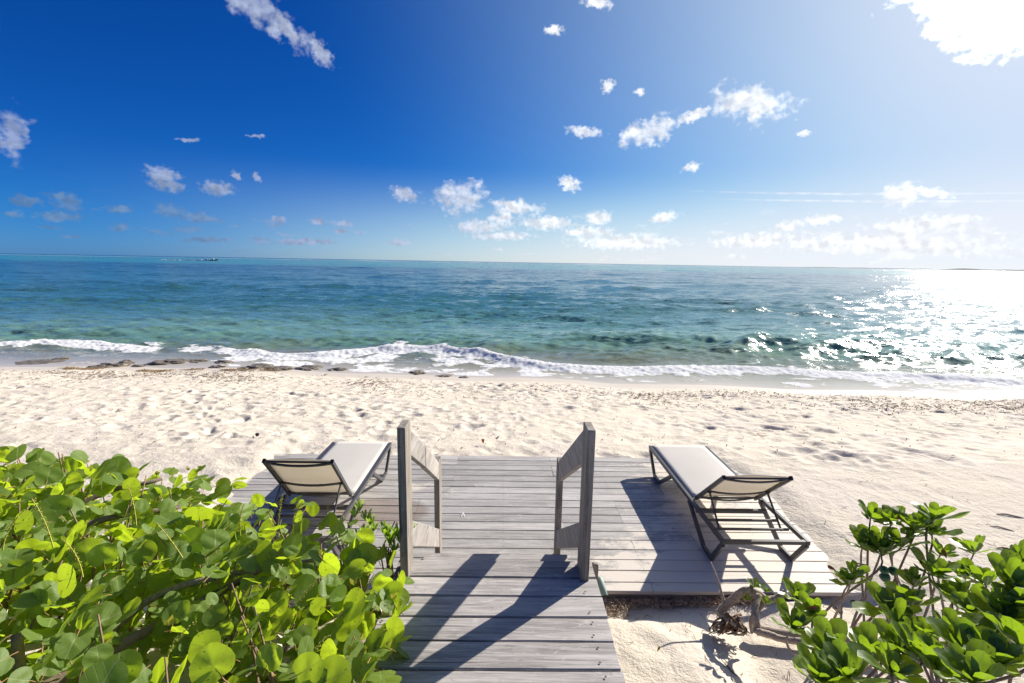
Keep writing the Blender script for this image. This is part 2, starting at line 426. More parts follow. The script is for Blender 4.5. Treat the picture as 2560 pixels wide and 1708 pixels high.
def sand_z(x, y):
    x = np.asarray(x, dtype=float); y = np.asarray(y, dtype=float)
    t = shore_y(x) - y
    z = beach_base(x, y)
    tr = sstep(0.5, 1.6, t)                              # trodden, dry part
    patch_ = 0.55 + 0.75 * np.clip(0.5 + 1.3 * fbm(x * 0.45, y * 0.6, 3, 15), 0, 1)
    calm = 1 - 0.72 * sstep(5.6, 4.6, y) * sstep(2.0, 3.2, x) - 0.45 * sstep(3.5, 3.0, y)
    z = z + ras_at(x, y) * tr * np.clip(calm, 0.15, 1) * patch_ * 0.78
    # sand piled along the right of the deck, thinning over its boards
    wob = 0.16 * fbm(x * 1.4 + 4, y * 1.7, 3, 21)
    edge = 2.80 - 0.12 * sstep(5.0, 5.9, y) + wob
    pile = sstep(edge - 0.12, edge + 0.50, x) * sstep(2.6, 3.6, y) * sstep(8.0, 6.0, y)
    z = z + 0.085 * pile
    # left of the deck
    wl = -3.0 + 0.12 * fbm(x * 2 + 9, y * 2.3, 3, 4)
    pl = sstep(wl + 0.18, wl - 0.25, x) * sstep(2.6, 3.6, y) * sstep(7.5, 6.0, y)
    z = z + 0.075 * pl
    # scooped out under the boards
    und = sstep(DX0 + 0.10, DX0 + 0.45, x) * sstep(edge + 0.1, edge - 0.35, x) * sstep(DY0 - 0.05, DY0 + 0.12, y) * sstep(DY1 + 0.02, DY1 - 0.2, y)
    z = z * (1 - und) + (-0.20) * und
    # before the deck: a shallow trough, then the sand rises a little
    by_deck = sstep(3.9, 3.0, x) * sstep(-3.9, -3.1, x)
    fr = sstep(DY0 + 0.02, DY0 - 0.03, y) * by_deck + sstep(DY0 + 1.0, DY0 - 1.0, y) * (1 - by_deck)
    z = z + fr * (-0.07 + 0.04 * sstep(1.4, 2.1, x) + 0.05 * sstep(3.2, 2.6, y) + 0.17 * sstep(2.6, 1.2, y) + 0.15 * sstep(3.27 + 0.05 * np.sin(x * 5), 2.93, y) * sstep(1.75, 1.25, x) + 0.05 * fbm(x * 1.8, y * 1.6, 3, 31))
    # dune under the sea grape
    z = z + 0.52 * sstep(-0.75, -1.5, x) * sstep(3.1, 2.1, y)
    return z
def sz1(x, y): return float(sand_z(np.array([x]), np.array([y]))[0])

def fan_grid(rows, half, cols, outer, zf):
    """rows: y values; half(y) half width; outer: extra stretched columns"""
    u = np.linspace(-1, 1, cols)
    Y = np.repeat(rows[:, None], cols, 1)
    X = u[None, :] * half(rows)[:, None]
    ext = []
    for k, m in enumerate(outer):
        ext.append((half(rows) * m)[:, None])
    if ext:
        E = np.concatenate(ext, 1)
        X = np.concatenate([-E[:, ::-1], X, E], 1)
        Y = np.repeat(rows[:, None], X.shape[1], 1)
    n, m = X.shape
    Z = zf(X, Y)
    idx = np.arange(n * m).reshape(n, m)
    F = np.stack([idx[:-1, :-1], idx[:-1, 1:], idx[1:, 1:], idx[1:, :-1]], -1).reshape(-1, 4)
    return np.stack([X, Y, Z], -1).reshape(-1, 3), F, X, Y, Z

# ------------------------------------------------------------------ materials
def mat_sand():
    m, t, out = new_mat("sand")
    g = t.node('ShaderNodeNewGeometry'); P = g.outputs['Position']
    wet = t.node('ShaderNodeAttribute', attribute_name='wet').outputs['Fac']
    n = t.noise(P, 3.0, 5, 0.6); c = t.mix(n, (0.585, 0.515, 0.415), (0.675, 0.605, 0.505))
    fine = t.noise(P, 160, 3, 0.7)
    c = t.mix(t.rng(fine, 0.30, 0.42, 0.75, 0.0), c, (0.34, 0.28, 0.22))
    # faint pinkish and grey drifts
    c = t.mix(t.rng(t.noise(P, 0.9, 4), 0.45, 0.7, 0.0, 0.35), c, (0.62, 0.55, 0.50))
    c = t.mix(wet, c, (0.56, 0.50, 0.42))
    h = t.math('ADD', t.math('MULTIPLY', t.noise(P, 60, 5, 0.7), 0.6), t.math('MULTIPLY', t.noise(P, 14, 5, 0.6), 1.4))
    bs = t.math('SUBTRACT', 0.75, t.math('MULTIPLY', wet, 0.68))
    nb = t.bump(h, bs, 0.018)
    rg = t.math('SUBTRACT', 0.95, t.math('MULTIPLY', wet, 0.45))
    principled(t, out, c, rg, 0.25, normal=nb)
    return m

def mat_wood(name, base, dark, light, grain=(1.2, 26, 26), sand=False, axis='X', rough=0.66, streak=0.5, patch=0.5):
    """grey weathered boards; the grain runs along local X"""
    m, t, out = new_mat(name)
    tc = t.node('ShaderNodeTexCoord').outputs['Object']
    oi = t.node('ShaderNodeObjectInfo')
    rnd = oi.outputs['Random']
    off = t.vmath('SCALE', (17.3, 31.7, 11.9)); t.put(off.node.inputs['Scale'], t.math('MULTIPLY', rnd, 7.0))
    v = t.vmath('ADD', tc, off)
    sc = {'X': grain, 'Y': (grain[1], grain[0], grain[2]), 'Z': (grain[1], grain[2], grain[0])}[axis]
    gv = t.vmath('MULTIPLY', v, sc)
    g1 = t.noise(gv, 1.0, 6, 0.65, 0.6)
    g2 = t.noise(t.vmath('MULTIPLY', gv, (3, 3, 3)), 1.6, 4, 0.6)
    gr = t.math('ADD', t.math('MULTIPLY', g1, 0.65), t.math('MULTIPLY', g2, 0.35))
    c = t.ramp(gr, [(0.30, dark), (0.47, base), (0.62, light)])
    pn = t.noise(t.vmath('MULTIPLY', v, (1.0, 2.6, 1.0)), 2.6, 4, 0.6)
    c = t.mix(t.rng(pn, 0.45, 0.75, 0.0, patch), c, light)
    c = t.mix(t.rng(t.noise(t.vmath('MULTIPLY', v, (1.0, 1.8, 1.0)), 1.3, 3, 0.5), 0.52, 0.75, 0.0, 0.45), c, dark)
    br = t.rng(rnd, 0.0, 1.0, 0.84, 1.14, False)
    c = t.vmath('MULTIPLY', c, t.xyz(br, br, t.math('MULTIPLY', br, 1.0)))
    fl = t.noise(t.vmath('MULTIPLY', v, (5.0, 16.0, 5.0)), 1.7, 6, 0.78, 0.8)
    c = t.mix(t.rng(fl, 0.56, 0.66, 0.0, 0.55), c, tuple(min(1, q * 1.18) for q in light))
    c = t.mix(t.rng(fl, 0.42, 0.34, 0.0, 0.45), c, dark)
    # cracks and knots
    ck = t.rng(t.noise(t.vmath('MULTIPLY', gv, (0.7, 1.6, 1.6)), 1.3, 3, 0.5), 0.30, 0.345, 1.0, 0.0)
    c = t.mix(t.math('MULTIPLY', ck, 0.75), c, (dark[0] * 0.35, dark[1] * 0.33, dark[2] * 0.32))
    h = t.math('SUBTRACT', gr, t.math('MULTIPLY', ck, 0.35))
    if sand:
        P = t.node('ShaderNodeNewGeometry').outputs['Position']
        px, py, pz = t.sep(P)
        s1 = t.noise(t.vmath('MULTIPLY', P, (1.0, 2.2, 0)), 2.2, 5, 0.62)
        s2 = t.noise(P, 26, 4, 0.7)
        # blown sand gathers on the right end, by the near edge, and in patches along the far left
        gr_ = t.math('MULTIPLY', t.rng(px, 0.6, 2.4, 0.0, 0.36), t.rng(py, 5.6, 4.2, 0.55, 1.0))
        gr_ = t.math('ADD', gr_, t.math('MULTIPLY', t.rng(py, 4.3, 3.5, 0.0, 0.27), t.rng(px, 0.0, 0.8)))
        gr_ = t.math('ADD', gr_, t.math('MULTIPLY', t.rng(px, -2.7, -3.05), 0.24))
        pat = t.vmath('LENGTH', t.mapping(P, (-0.9, 5.05, 0), (0, 0, 0), (1.2, 0.40, 50), 'TEXTURE'))
        gr_ = t.math('ADD', gr_, t.rng(pat, 1.2, 0.2, 0.0, 0.13))
        k = t.math('ADD', t.math('ADD', s1, t.math('MULTIPLY', t.math('SUBTRACT', s2, 0.5), 0.30)), gr_)
        cover = t.rng(k, 0.66, 0.80)
        c = t.mix(t.math('MULTIPLY', cover, 0.92), c, (0.60, 0.54, 0.465))
        # thin dusting everywhere
        c = t.mix(t.rng(s2, 0.5, 0.8, 0.0, 0.25), c, (0.52, 0.49, 0.45))
        # a few short boards stained brown
        pr = t.vmath('LENGTH', t.mapping(P, (-1.25, 4.52, 0), (0, 0, 0), (0.5, 0.30, 50), 'TEXTURE'))
        c = t.mix(t.rng(pr, 1.05, 0.85, 0.0, 0.6), c, (0.19, 0.135, 0.10))
    nb = t.bump(h, 0.55, 0.006)
    principled(t, out, c, rough, 0.5, normal=nb)
    return m

M_SAND = mat_sand()
M_DECK = mat_wood("deck_wood", (0.33, 0.31, 0.29), (0.18, 0.165, 0.155), (0.48, 0.455, 0.43), (1.1, 22, 22), sand=True)
M_WALK = mat_wood("walkway_wood", (0.29, 0.268, 0.252), (0.135, 0.12, 0.112), (0.48, 0.45, 0.425), (1.5, 34, 34), patch=0.65)
M_POST = mat_wood("post_wood", (0.20, 0.172, 0.138), (0.07, 0.056, 0.042), (0.36, 0.325, 0.285), (42, 42, 1.3), axis='X')
M_RAIL = mat_wood("rail_wood", (0.29, 0.26, 0.235), (0.15, 0.13, 0.115), (0.42, 0.39, 0.365), (24, 2.2, 24), axis='X')

def mat_simple(name, col, rough=0.5, spec=0.5, metal=0.0, nscale=30, amt=0.15, bump=0.0, bdist=0.002):
    m, t, out = new_mat(name)
    tc = t.node('ShaderNodeTexCoord').outputs['Object']
    n = t.noise(tc, nscale, 5, 0.6)
    c = t.mix(n, tuple(q * (1 - amt) for q in col), tuple(min(1, q * (1 + amt)) for q in col))
    nb = t.bump(n, bump, bdist) if bump else None
    principled(t, out, c, rough, spec, metal, nb)
    return m
M_FRAME = mat_simple("frame_metal", (0.060, 0.058, 0.060), 0.38, 0.55, 0.0, 60, 0.12)
M_BLACK = mat_simple("black_plastic", (0.02, 0.02, 0.022), 0.4)
M_SCREW = mat_simple("rusty_screw", (0.05, 0.035, 0.028), 0.7)
M_PATINA = mat_simple("patina_metal", (0.30, 0.40, 0.34), 0.6, 0.4, 0.0, 25, 0.25)
M_BARK = mat_simple("bleached_bark", (0.36, 0.295, 0.24), 0.9, 0.2, 0, 55, 0.75, 1.0, 0.012)
M_BARK2 = mat_simple("dark_bark", (0.19, 0.145, 0.115), 0.9, 0.2, 0, 42, 0.5, 0.9, 0.004)
M_TWIG = mat_simple("twig", (0.24, 0.16, 0.10), 0.8, 0.3, 0, 30, 0.3)
M_DRY = mat_simple("dry_litter", (0.16, 0.10, 0.065), 0.9, 0.2, 0, 22, 0.5)
M_DRYL = mat_simple("pale_litter", (0.42, 0.33, 0.25), 0.9, 0.2, 0, 22, 0.4)
M_WEED = mat_simple("seaweed", (0.34, 0.22, 0.085), 0.8, 0.3, 0, 20, 0.5, 0.8, 0.01)
M_WHITE = mat_simple("boat_white", (0.8, 0.8, 0.8), 0.3)
M_HULL = mat_simple("boat_dark", (0.05, 0.06, 0.08), 0.4)

def mat_fabric():
    m, t, out = new_mat("sling_mesh_fabric")
    tc = t.node('ShaderNodeTexCoord').outputs['Object']
    n = t.noise(tc, 5, 4, 0.6); c = t.mix(n, (0.70, 0.685, 0.655), (0.80, 0.79, 0.765))
    wv = t.noise(tc, 420, 1, 0.5); c = t.mix(t.rng(wv, 0.4, 0.6, 0.0, 0.18), c, (0.52, 0.50, 0.47))
    b = t.node('ShaderNodeBsdfPrincipled'); t.put(b.inputs['Base Color'], c); b.inputs['Roughness'].default_value = 0.7
    b.inputs['Specular IOR Level'].default_value = 0.25
    t.put(b.inputs['Normal'], t.bump(wv, 0.3, 0.001))
    tr = t.node('ShaderNodeBsdfTranslucent'); tr.inputs[0].default_value = (0.80, 0.73, 0.62, 1)
    mx = t.node('ShaderNodeMixShader'); mx.inputs[0].default_value = 0.42
    t.l.new(b.outputs[0], mx.inputs[1]); t.l.new(tr.outputs[0], mx.inputs[2]); t.l.new(mx.outputs[0], out.inputs[0])
    return m
M_FABRIC = mat_fabric()

def mat_leaf(name, top, young, under, trans, gloss=0.35, veins=True, spec=0.5):
    m, t, out = new_mat(name)
    uv = t.node('ShaderNodeUVMap').outputs[0]
    tint = t.node('ShaderNodeAttribute', attribute_name='tint').outputs['Fac']
    P = t.node('ShaderNodeNewGeometry')
    u, v, _ = t.sep(uv)
    au = t.math('ABSOLUTE', u)
    mid = t.rng(au, 0.014, 0.035, 1.0, 0.0)
    if veins:
        k = t.math('SUBTRACT', v, t.math('MULTIPLY', au, 0.85))
        fr = t.math('PINGPONG', t.math('ADD', k, 0.11), 0.115)
        side = t.rng(fr, 0.006, 0.018, 1.0, 0.0)
        vein = t.math('MAXIMUM', mid, t.math('MULTIPLY', side, 0.7))
    else:
        vein = mid
    c = t.mix(tint, top, young)
    blot = t.noise(t.vmath('MULTIPLY', P.outputs['Position'], (1, 1, 1)), 24, 4, 0.6)
    c = t.mix(t.rng(t.noise(P.outputs['Position'], 9, 5, 0.7), 0.66, 0.74, 0.0, 0.8), c, (0.30, 0.20, 0.06))
    c = t.mix(t.rng(blot, 0.4, 0.7, 0.0, 0.35), c, tuple(q * 0.6 for q in top))
    spot = t.rng(t.noise(P.outputs['Position'], 75, 2, 0.5), 0.29, 0.33, 0.85, 0.0)
    c = t.mix(spot, c, (0.10, 0.05, 0.02))
    cv = t.mix(t.math('MULTIPLY', vein, 0.75), c, (0.40, 0.47, 0.20))
    cu = t.mix(t.math('MULTIPLY', vein, 0.45), under, (0.40, 0.45, 0.20))
    col = t.mix(P.outputs['Backfacing'], cv, cu)
    b = t.node('ShaderNodeBsdfPrincipled'); t.put(b.inputs['Base Color'], col)
    b.inputs['Roughness'].default_value = gloss; b.inputs['Specular IOR Level'].default_value = spec
    t.put(b.inputs['Normal'], t.bump(t.math('ADD', t.math('MULTIPLY', vein, 0.5), blot), 0.35, 0.003))
    tr = t.node('ShaderNodeBsdfTranslucent')
    tcol = t.mix(t.math('MULTIPLY', vein, 0.45), t.mix(tint, trans, tuple(min(1, q * 1.35) for q in trans)), tuple(q * 0.55 for q in trans))
    tcol = t.mix(spot, tcol, (0.06, 0.03, 0.01))
    t.put(tr.inputs[0], tcol)
    mx = t.node('ShaderNodeMixShader'); mx.inputs[0].default_value = 0.5 if veins else 0.4
    t.l.new(b.outputs[0], mx.inputs[1]); t.l.new(tr.outputs[0], mx.inputs[2]); t.l.new(mx.outputs[0], out.inputs[0])
    return m
M_GRAPE = mat_leaf("sea_grape_leaf", (0.115, 0.19, 0.030), (0.21, 0.27, 0.030), (0.140, 0.212, 0.045), (0.50, 0.66, 0.025), 0.5, spec=0.32)
M_NAUP = mat_leaf("shrub_leaf", (0.045, 0.098, 0.014), (0.10, 0.16, 0.02), (0.08, 0.13, 0.035), (0.28, 0.43, 0.014), 0.36, veins=False, spec=0.5)
M_SPROUT = mat_leaf("narrow_leaf", (0.10, 0.20, 0.02), (0.16, 0.28, 0.02), (0.13, 0.2, 0.05), (0.40, 0.62, 0.03), 0.4, veins=False)
M_SPIKE = mat_simple("flower_spike", (0.42, 0.40, 0.06), 0.6, 0.4, 0, 20, 0.3)
M_PETIOLE = mat_simple("petiole", (0.30, 0.17, 0.06), 0.5, 0.4, 0, 30, 0.3)
M_BUD = mat_simple("young_leaf_bud", (0.55, 0.52, 0.05), 0.5, 0.4, 0, 30, 0.3)
M_RUST = mat_simple("withered_leaf", (0.50, 0.16, 0.04), 0.6, 0.3, 0, 30, 0.5)
M_FRUIT = mat_simple("green_fruit", (0.05, 0.13, 0.06), 0.3, 0.5, 0, 12, 0.3)

# ------------------------------------------------------------------ sand
rows = np.concatenate([np.arange(-6, 1.2, 0.3), np.arange(1.2, 6.2, 0.024), np.arange(6.2, 15.9, 0.034), np.arange(16.0, 40, 1.2)])
outer = [1.25, 1.8, 3.5, 9, 30]
V, F, X, Y, Z = fan_grid(rows, lambda y: 1.16 * np.clip(y, 1.5, 30) + 1.0, 820, outer, sand_z)
tt = shore_y(X) - Y
wet = (sstep(1.15, 0.55, tt + 0.25 * fbm(X * 1.2, Y * 1.2, 3, 2))).ravel()
me = mesh_from("beach_sand", V, F, [M_SAND], None, True, attrs={'wet': wet})
tag(link("beach_sand", me), kind='structure')

# ------------------------------------------------------------------ sea
def sea_height(X, Y):
    dist = np.hypot(X, Y)
    dyg = np.interp(Y, [0, 20, 60, 200, 1000], [0.06, 0.16, 0.6, 2.6, 14])
    z = np.zeros_like(X)
    r = random.Random(5)
    off = Y - shore_y(X)
    grow = sstep(0.8, 6, off)
    warp = 0.9 * fbm(X * 0.12, Y * 0.12, 3, 44)
    for k in range(58):
        lam = 0.55 * (1.072 ** k) * r.uniform(0.9, 1.1)
        th = r.gauss(-0.22, 0.55)
        ph = r.uniform(0, 2 * pi)
        amp = 0.0085 * lam ** 0.80
        if lam > 5: amp *= 0.4
        if lam < 2.6: amp *= 1.3
        kx, ky = sin(th) * 2 * pi / lam, cos(th) * 2 * pi / lam
        fade = sstep(2.0, 4.0, lam / dyg)
        s = np.sin(kx * X + ky * Y + ph + warp * 2.0 * min(1, 4 / lam))
        z += amp * fade * (s + 0.35 * (s * s))
    # gusts: patches of stronger and weaker chop
    gust = 0.75 + 0.9 * fbm(X * 0.055, Y * 0.16, 3, 71)
    z = z * np.clip(gust, 0.35, 1.5)
    return z, grow, off
def sea_all(X, Y):
    z, grow, off = sea_height(X, Y)
    c = crest_y(X)
    d = Y - c
    rough = fbm(X * 2.2, Y * 2.2, 4, 51); rough2 = fbm(X * 6.5, Y * 6.5, 3, 52)
    ampc = 0.10 * (0.55 + 0.8 * np.clip(0.5 + fbm(X * 0.33, X * 0 + 7, 2, 9) * 1.6, 0, 1))
    ampc = ampc * np.where(np.abs(X + 13.2) < 0.8, 0.75, 1)
    front = np.exp(-(np.clip(-d, 0, 9) / 0.42) ** 2) * (d < 0) + np.exp(-(np.clip(d, 0, 99) / 1.25) ** 2) * (d >= 0)
    ridge = ampc * front
    foam_face = sstep(-2.5, -0.4, -np.abs(d + 0.15) * 4) 
    # a second swell rising behind
    d2 = Y - (c + 3.9 + 0.9 * np.sin(X * 0.21 + 1.0)); sw = 0.045 * np.exp(-(d2 / 0.95) ** 2) * sstep(-0.1, 0.5, fbm(X * 0.17 + 3, X * 0 + 1.1, 2, 61) + 0.22)
    z = z * grow + ridge + sw
    # foam: rolling front plus the wash behind it down to the swash edge
    wash_n = fbm(X * 1.1, Y * 1.6, 5, 81, 0.6)
    has = sstep(-0.30, -0.05, fbm(X * 0.45, X * 0 + 3.3, 2, 14))
    gap = 1 - np.exp(-((X + 13.25) / 0.55) ** 2) * 0.95 - np.exp(-((X + 11.6) / 0.35) ** 2) * 0.6
    gap = gap * sstep(-20.8, -19.3, X)
    fr = sstep(0.30, -0.02, d) * sstep(-1.05, -0.45, d + 0.5 * rough) * gap
    strong = np.interp(X, [-20, -11.5, -9.5, -5, 2, 4, 10, 14, 20], [0.10, 0.20, 0.65, 0.85, 0.75, 0.48, 0.45, 0.60, 0.8])
    wz = sstep(0.2, -0.2, d) * sstep(0.0, 0.30, off)
    wash = wz * sstep(0.30, -0.25, -wash_n - 0.55 * strong + 0.40) * (0.35 + 0.65 * strong)
    back = sstep(1.6, 0.0, d) * (d > 0) * sstep(0.05, 0.35, wash_n) * 0.8
    foam = np.clip(np.maximum(np.maximum(fr, wash), back), 0, 1)
    z = z + foam * (0.025 * (rough + 0.4) + 0.030 * (rough2 + 0.3) + 0.035 * fbm(X * 15, Y * 12, 3, 57)) * sstep(0.0, 0.5, off)
    z = z * sstep(-0.2, 0.5, off) + 0.012 * sstep(-0.1, 0.3, off)
    return SEA_Z + z, foam, off, np.maximum(ridge / 0.4, sw / 0.25)
rows = [12.4]
while rows[-1] < 60000:
    y = rows[-1]
    st = 0.055 if y < 19.5 else max(0.055, y * y / (3.65 * 473) * 0.42) if y < 60 else y * 0.024 if y < 900 else y * 0.09
    rows.append(y + st)
rows = np.array(rows)
foamA = {}
def zf(X, Y):
    Z, fo, off, rd = sea_all(X, Y)
    foamA['foam'] = fo.ravel(); foamA['off'] = off.ravel(); foamA['ridge'] = rd.ravel()
    return Z
V, F, X, Y, Z = fan_grid(rows, lambda y: 1.14 * y + 1.5, 760, [1.2, 1.6, 2.5, 5], zf)

def mat_sea():
    m, t, out = new_mat("sea_water")
    P = t.node('ShaderNodeNewGeometry').outputs['Position']
    px, py, pz = t.sep(P)
    off = t.node('ShaderNodeAttribute', attribute_name='off').outputs['Fac']
    foam = t.node('ShaderNodeAttribute', attribute_name='foam').outputs['Fac']
    ridge = t.node('ShaderNodeAttribute', attribute_name='ridge').outputs['Fac']
    # log distance from shore plus large blotches of sand and sea grass bottom
    L = t.math('LOGARITHM', t.math('MAXIMUM', off, 0.05), 10.0)
    b1 = t.noise(t.vmath('MULTIPLY', P, (0.05, 0.10, 0)), 1.0, 5, 0.6)
    b2 = t.noise(t.vmath('MULTIPLY', P, (0.25, 0.5, 0)), 1.0, 4, 0.6)
    L2 = t.math('ADD', L, t.math('ADD', t.math('MULTIPLY', t.math('SUBTRACT', b1, 0.5), 0.55), t.math('MULTIPLY', t.math('SUBTRACT', b2, 0.5), 0.22)))
    # towards the left the near water is more teal
    def p(v): return (v + 1.5) / 5.0
    c = t.ramp(t.math('DIVIDE', t.math('ADD', L2, 1.5), 5.0), [
        (p(-0.9), (0.58, 0.52, 0.43)), (p(-0.1), (0.44, 0.40, 0.30)), (p(0.45), (0.16, 0.18, 0.12)), (p(0.72), (0.12, 0.24, 0.18)),
        (p(0.95), (0.145, 0.285, 0.245)), (p(1.15), (0.080, 0.200, 0.195)), (p(1.38), (0.045, 0.152, 0.158)), (p(1.9), (0.032, 0.118, 0.132)), (p(2.18), (0.024, 0.090, 0.112))])
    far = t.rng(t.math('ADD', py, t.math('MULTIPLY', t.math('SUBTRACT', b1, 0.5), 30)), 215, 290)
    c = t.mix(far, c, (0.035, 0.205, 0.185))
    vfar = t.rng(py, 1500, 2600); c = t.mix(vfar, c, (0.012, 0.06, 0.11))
    # thin face of rising swell lets the light through
    c = t.mix(t.math('MULTIPLY', t.rng(ridge, 0.35, 1.0, 0.0, 0.8), t.rng(foam, 0.0, 0.3, 1.0, 0.0)), c, (0.13, 0.17, 0.055))
    # surf on the far reef, a broken white line
    sx = t.noise(t.vmath('MULTIPLY', P, (0.006, 0, 0)), 1.0, 5, 0.7)
    reef = t.math('MULTIPLY', t.math('MULTIPLY', t.rng(py, 1250, 1330), t.rng(py, 1700, 1600)), t.rng(sx, 0.47, 0.60))
    wn = t.math('ADD', t.math('MULTIPLY', t.noise(P, 5.5, 6, 0.72, 0.8), 0.7), t.math('MULTIPLY', t.noise(P, 1.7, 4, 0.6, 0.8), 0.3))
    fm = t.rng(t.math('SUBTRACT', t.math('MULTIPLY', foam, 1.25), t.math('MULTIPLY', wn, 1.0)), -0.02, 0.32)
    # small whitecaps
    cap = t.math('MULTIPLY', t.rng(t.noise(t.vmath('MULTIPLY', P, (0.55, 1.3, 0)), 1.0, 5, 0.7), 0.715, 0.76), t.rng(off, 4, 10))
    wh = t.math('MAXIMUM', t.math('MAXIMUM', fm, t.math('MULTIPLY', reef, 0.8)), t.math('MULTIPLY', cap, 0.5))
    # ripples: slopes are added to the normal itself, so that they stay right far out
    pxy = t.vmath('MULTIPLY', P, (1, 1, 0))
    rot = t.mapping(pxy, rot=(0, 0, 0.22), scale=(0.60, 1.35, 1))
    def slope(sc, det, sx_, sy_, seed):
        n_ = t.noise(t.vmath('ADD', rot, (seed, seed * 2.3, seed)), sc, det, 0.70, 0.5, color=True)
        return t.vmath('MULTIPLY', t.vmath('SUBTRACT', n_, (0.5, 0.5, 0.5)), (sx_, sy_, 0))
    sl = t.vmath('ADD', slope(6.0, 4, 0.75, 0.95, 1.0), t.vmath('ADD', t.vmath('ADD', slope(3.1, 4, 0.45, 0.95, 14.0), slope(1.5, 4, 0.40, 0.95, 4.0)), t.vmath('ADD', slope(0.75, 5, 0.25, 0.95, 21.0), slope(0.30, 4, 0.08, 0.45, 9.0))))
    calm = t.rng(off, 0.0, 5.0, 0.12, 1.0)
    gust = t.rng(t.noise(t.vmath('MULTIPLY', P, (0.02, 0.06, 0)), 1.0, 3, 0.5), 0.3, 0.7, 0.7, 1.25)
    slv = t.vmath('SCALE', sl); t.put(slv.node.inputs['Scale'], t.math('MULTIPLY', calm, gust))
    N_ = t.node('ShaderNodeNewGeometry').outputs['Normal']
    d3 = t.vmath('NORMALIZE', t.vmath('ADD', N_, slv))
    b = t.node('ShaderNodeBsdfPrincipled')
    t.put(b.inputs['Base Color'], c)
    b.inputs['Roughness'].default_value = 0.13; b.inputs['IOR'].default_value = 1.33
    t.put(b.inputs['Specular IOR Level'], t.rng(py, 60, 500, 0.5, 0.30))
    t.put(b.inputs['Normal'], d3)
    fb_ = t.node('ShaderNodeBsdfDiffuse'); fb_.inputs['Color'].default_value = (0.93, 0.94, 0.94, 1)
    fn_ = t.bump(wn, 0.45, 0.03); t.put(fb_.inputs['Normal'], fn_)
    ft_ = t.node('ShaderNodeBsdfTranslucent'); ft_.inputs[0].default_value = (0.86, 0.87, 0.87, 1); t.put(ft_.inputs['Normal'], fn_)
    fo = t.node('ShaderNodeMixShader'); fo.inputs[0].default_value = 0.28
    t.l.new(fb_.outputs[0], fo.inputs[1]); t.l.new(ft_.outputs[0], fo.inputs[2])
    mx = t.node('ShaderNodeMixShader'); t.put(mx.inputs[0], wh)
    t.l.new(b.outputs[0], mx.inputs[1]); t.l.new(fo.outputs[0], mx.inputs[2]); t.l.new(mx.outputs[0], out.inputs[0])
    return m
M_SEA = mat_sea()
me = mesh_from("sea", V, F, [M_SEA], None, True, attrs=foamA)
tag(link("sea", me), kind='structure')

# far low island on the right
def headland():
    rt = empty("far_island", (4300, 6100, SEA_Z), 'low hazy strip of land on the horizon at far right', 'island')
    m, t, out = new_mat("far_land"); principled(t, out, (0.22, 0.25, 0.24), 1.0, 0.1)
    v = []; f = []
    N = 120
    for i in range(N + 1):
        a = radians(30 + 22 * i / N); R_ = 7200
        h = 6 + 10 * abs(vnoise(np.array([i * 0.21]), np.array([0.3]), 3)[0]) + 14 * math.exp(-((i - 76) / 4.5) ** 2) + 6 * math.exp(-((i - 92) / 8) ** 2)
        h *= min(1, i / 14)
        cx, cy = sin(a), cos(a)
        for rr, hh in ((R_ - 120, -1), (R_ - 30, h * 0.8), (R_, h), (R_ + 200, h * 0.9), (R_ + 320, -1)):
            v.append((cx * rr - 4300, cy * rr - 6100, hh))
    for i in range(N):
        for k in range(4):
            a = i * 5 + k; f.append((a, a + 1, a + 6, a + 5))
    link("land", mesh_from("land", v, f, [m], None, False), rt)
headland()

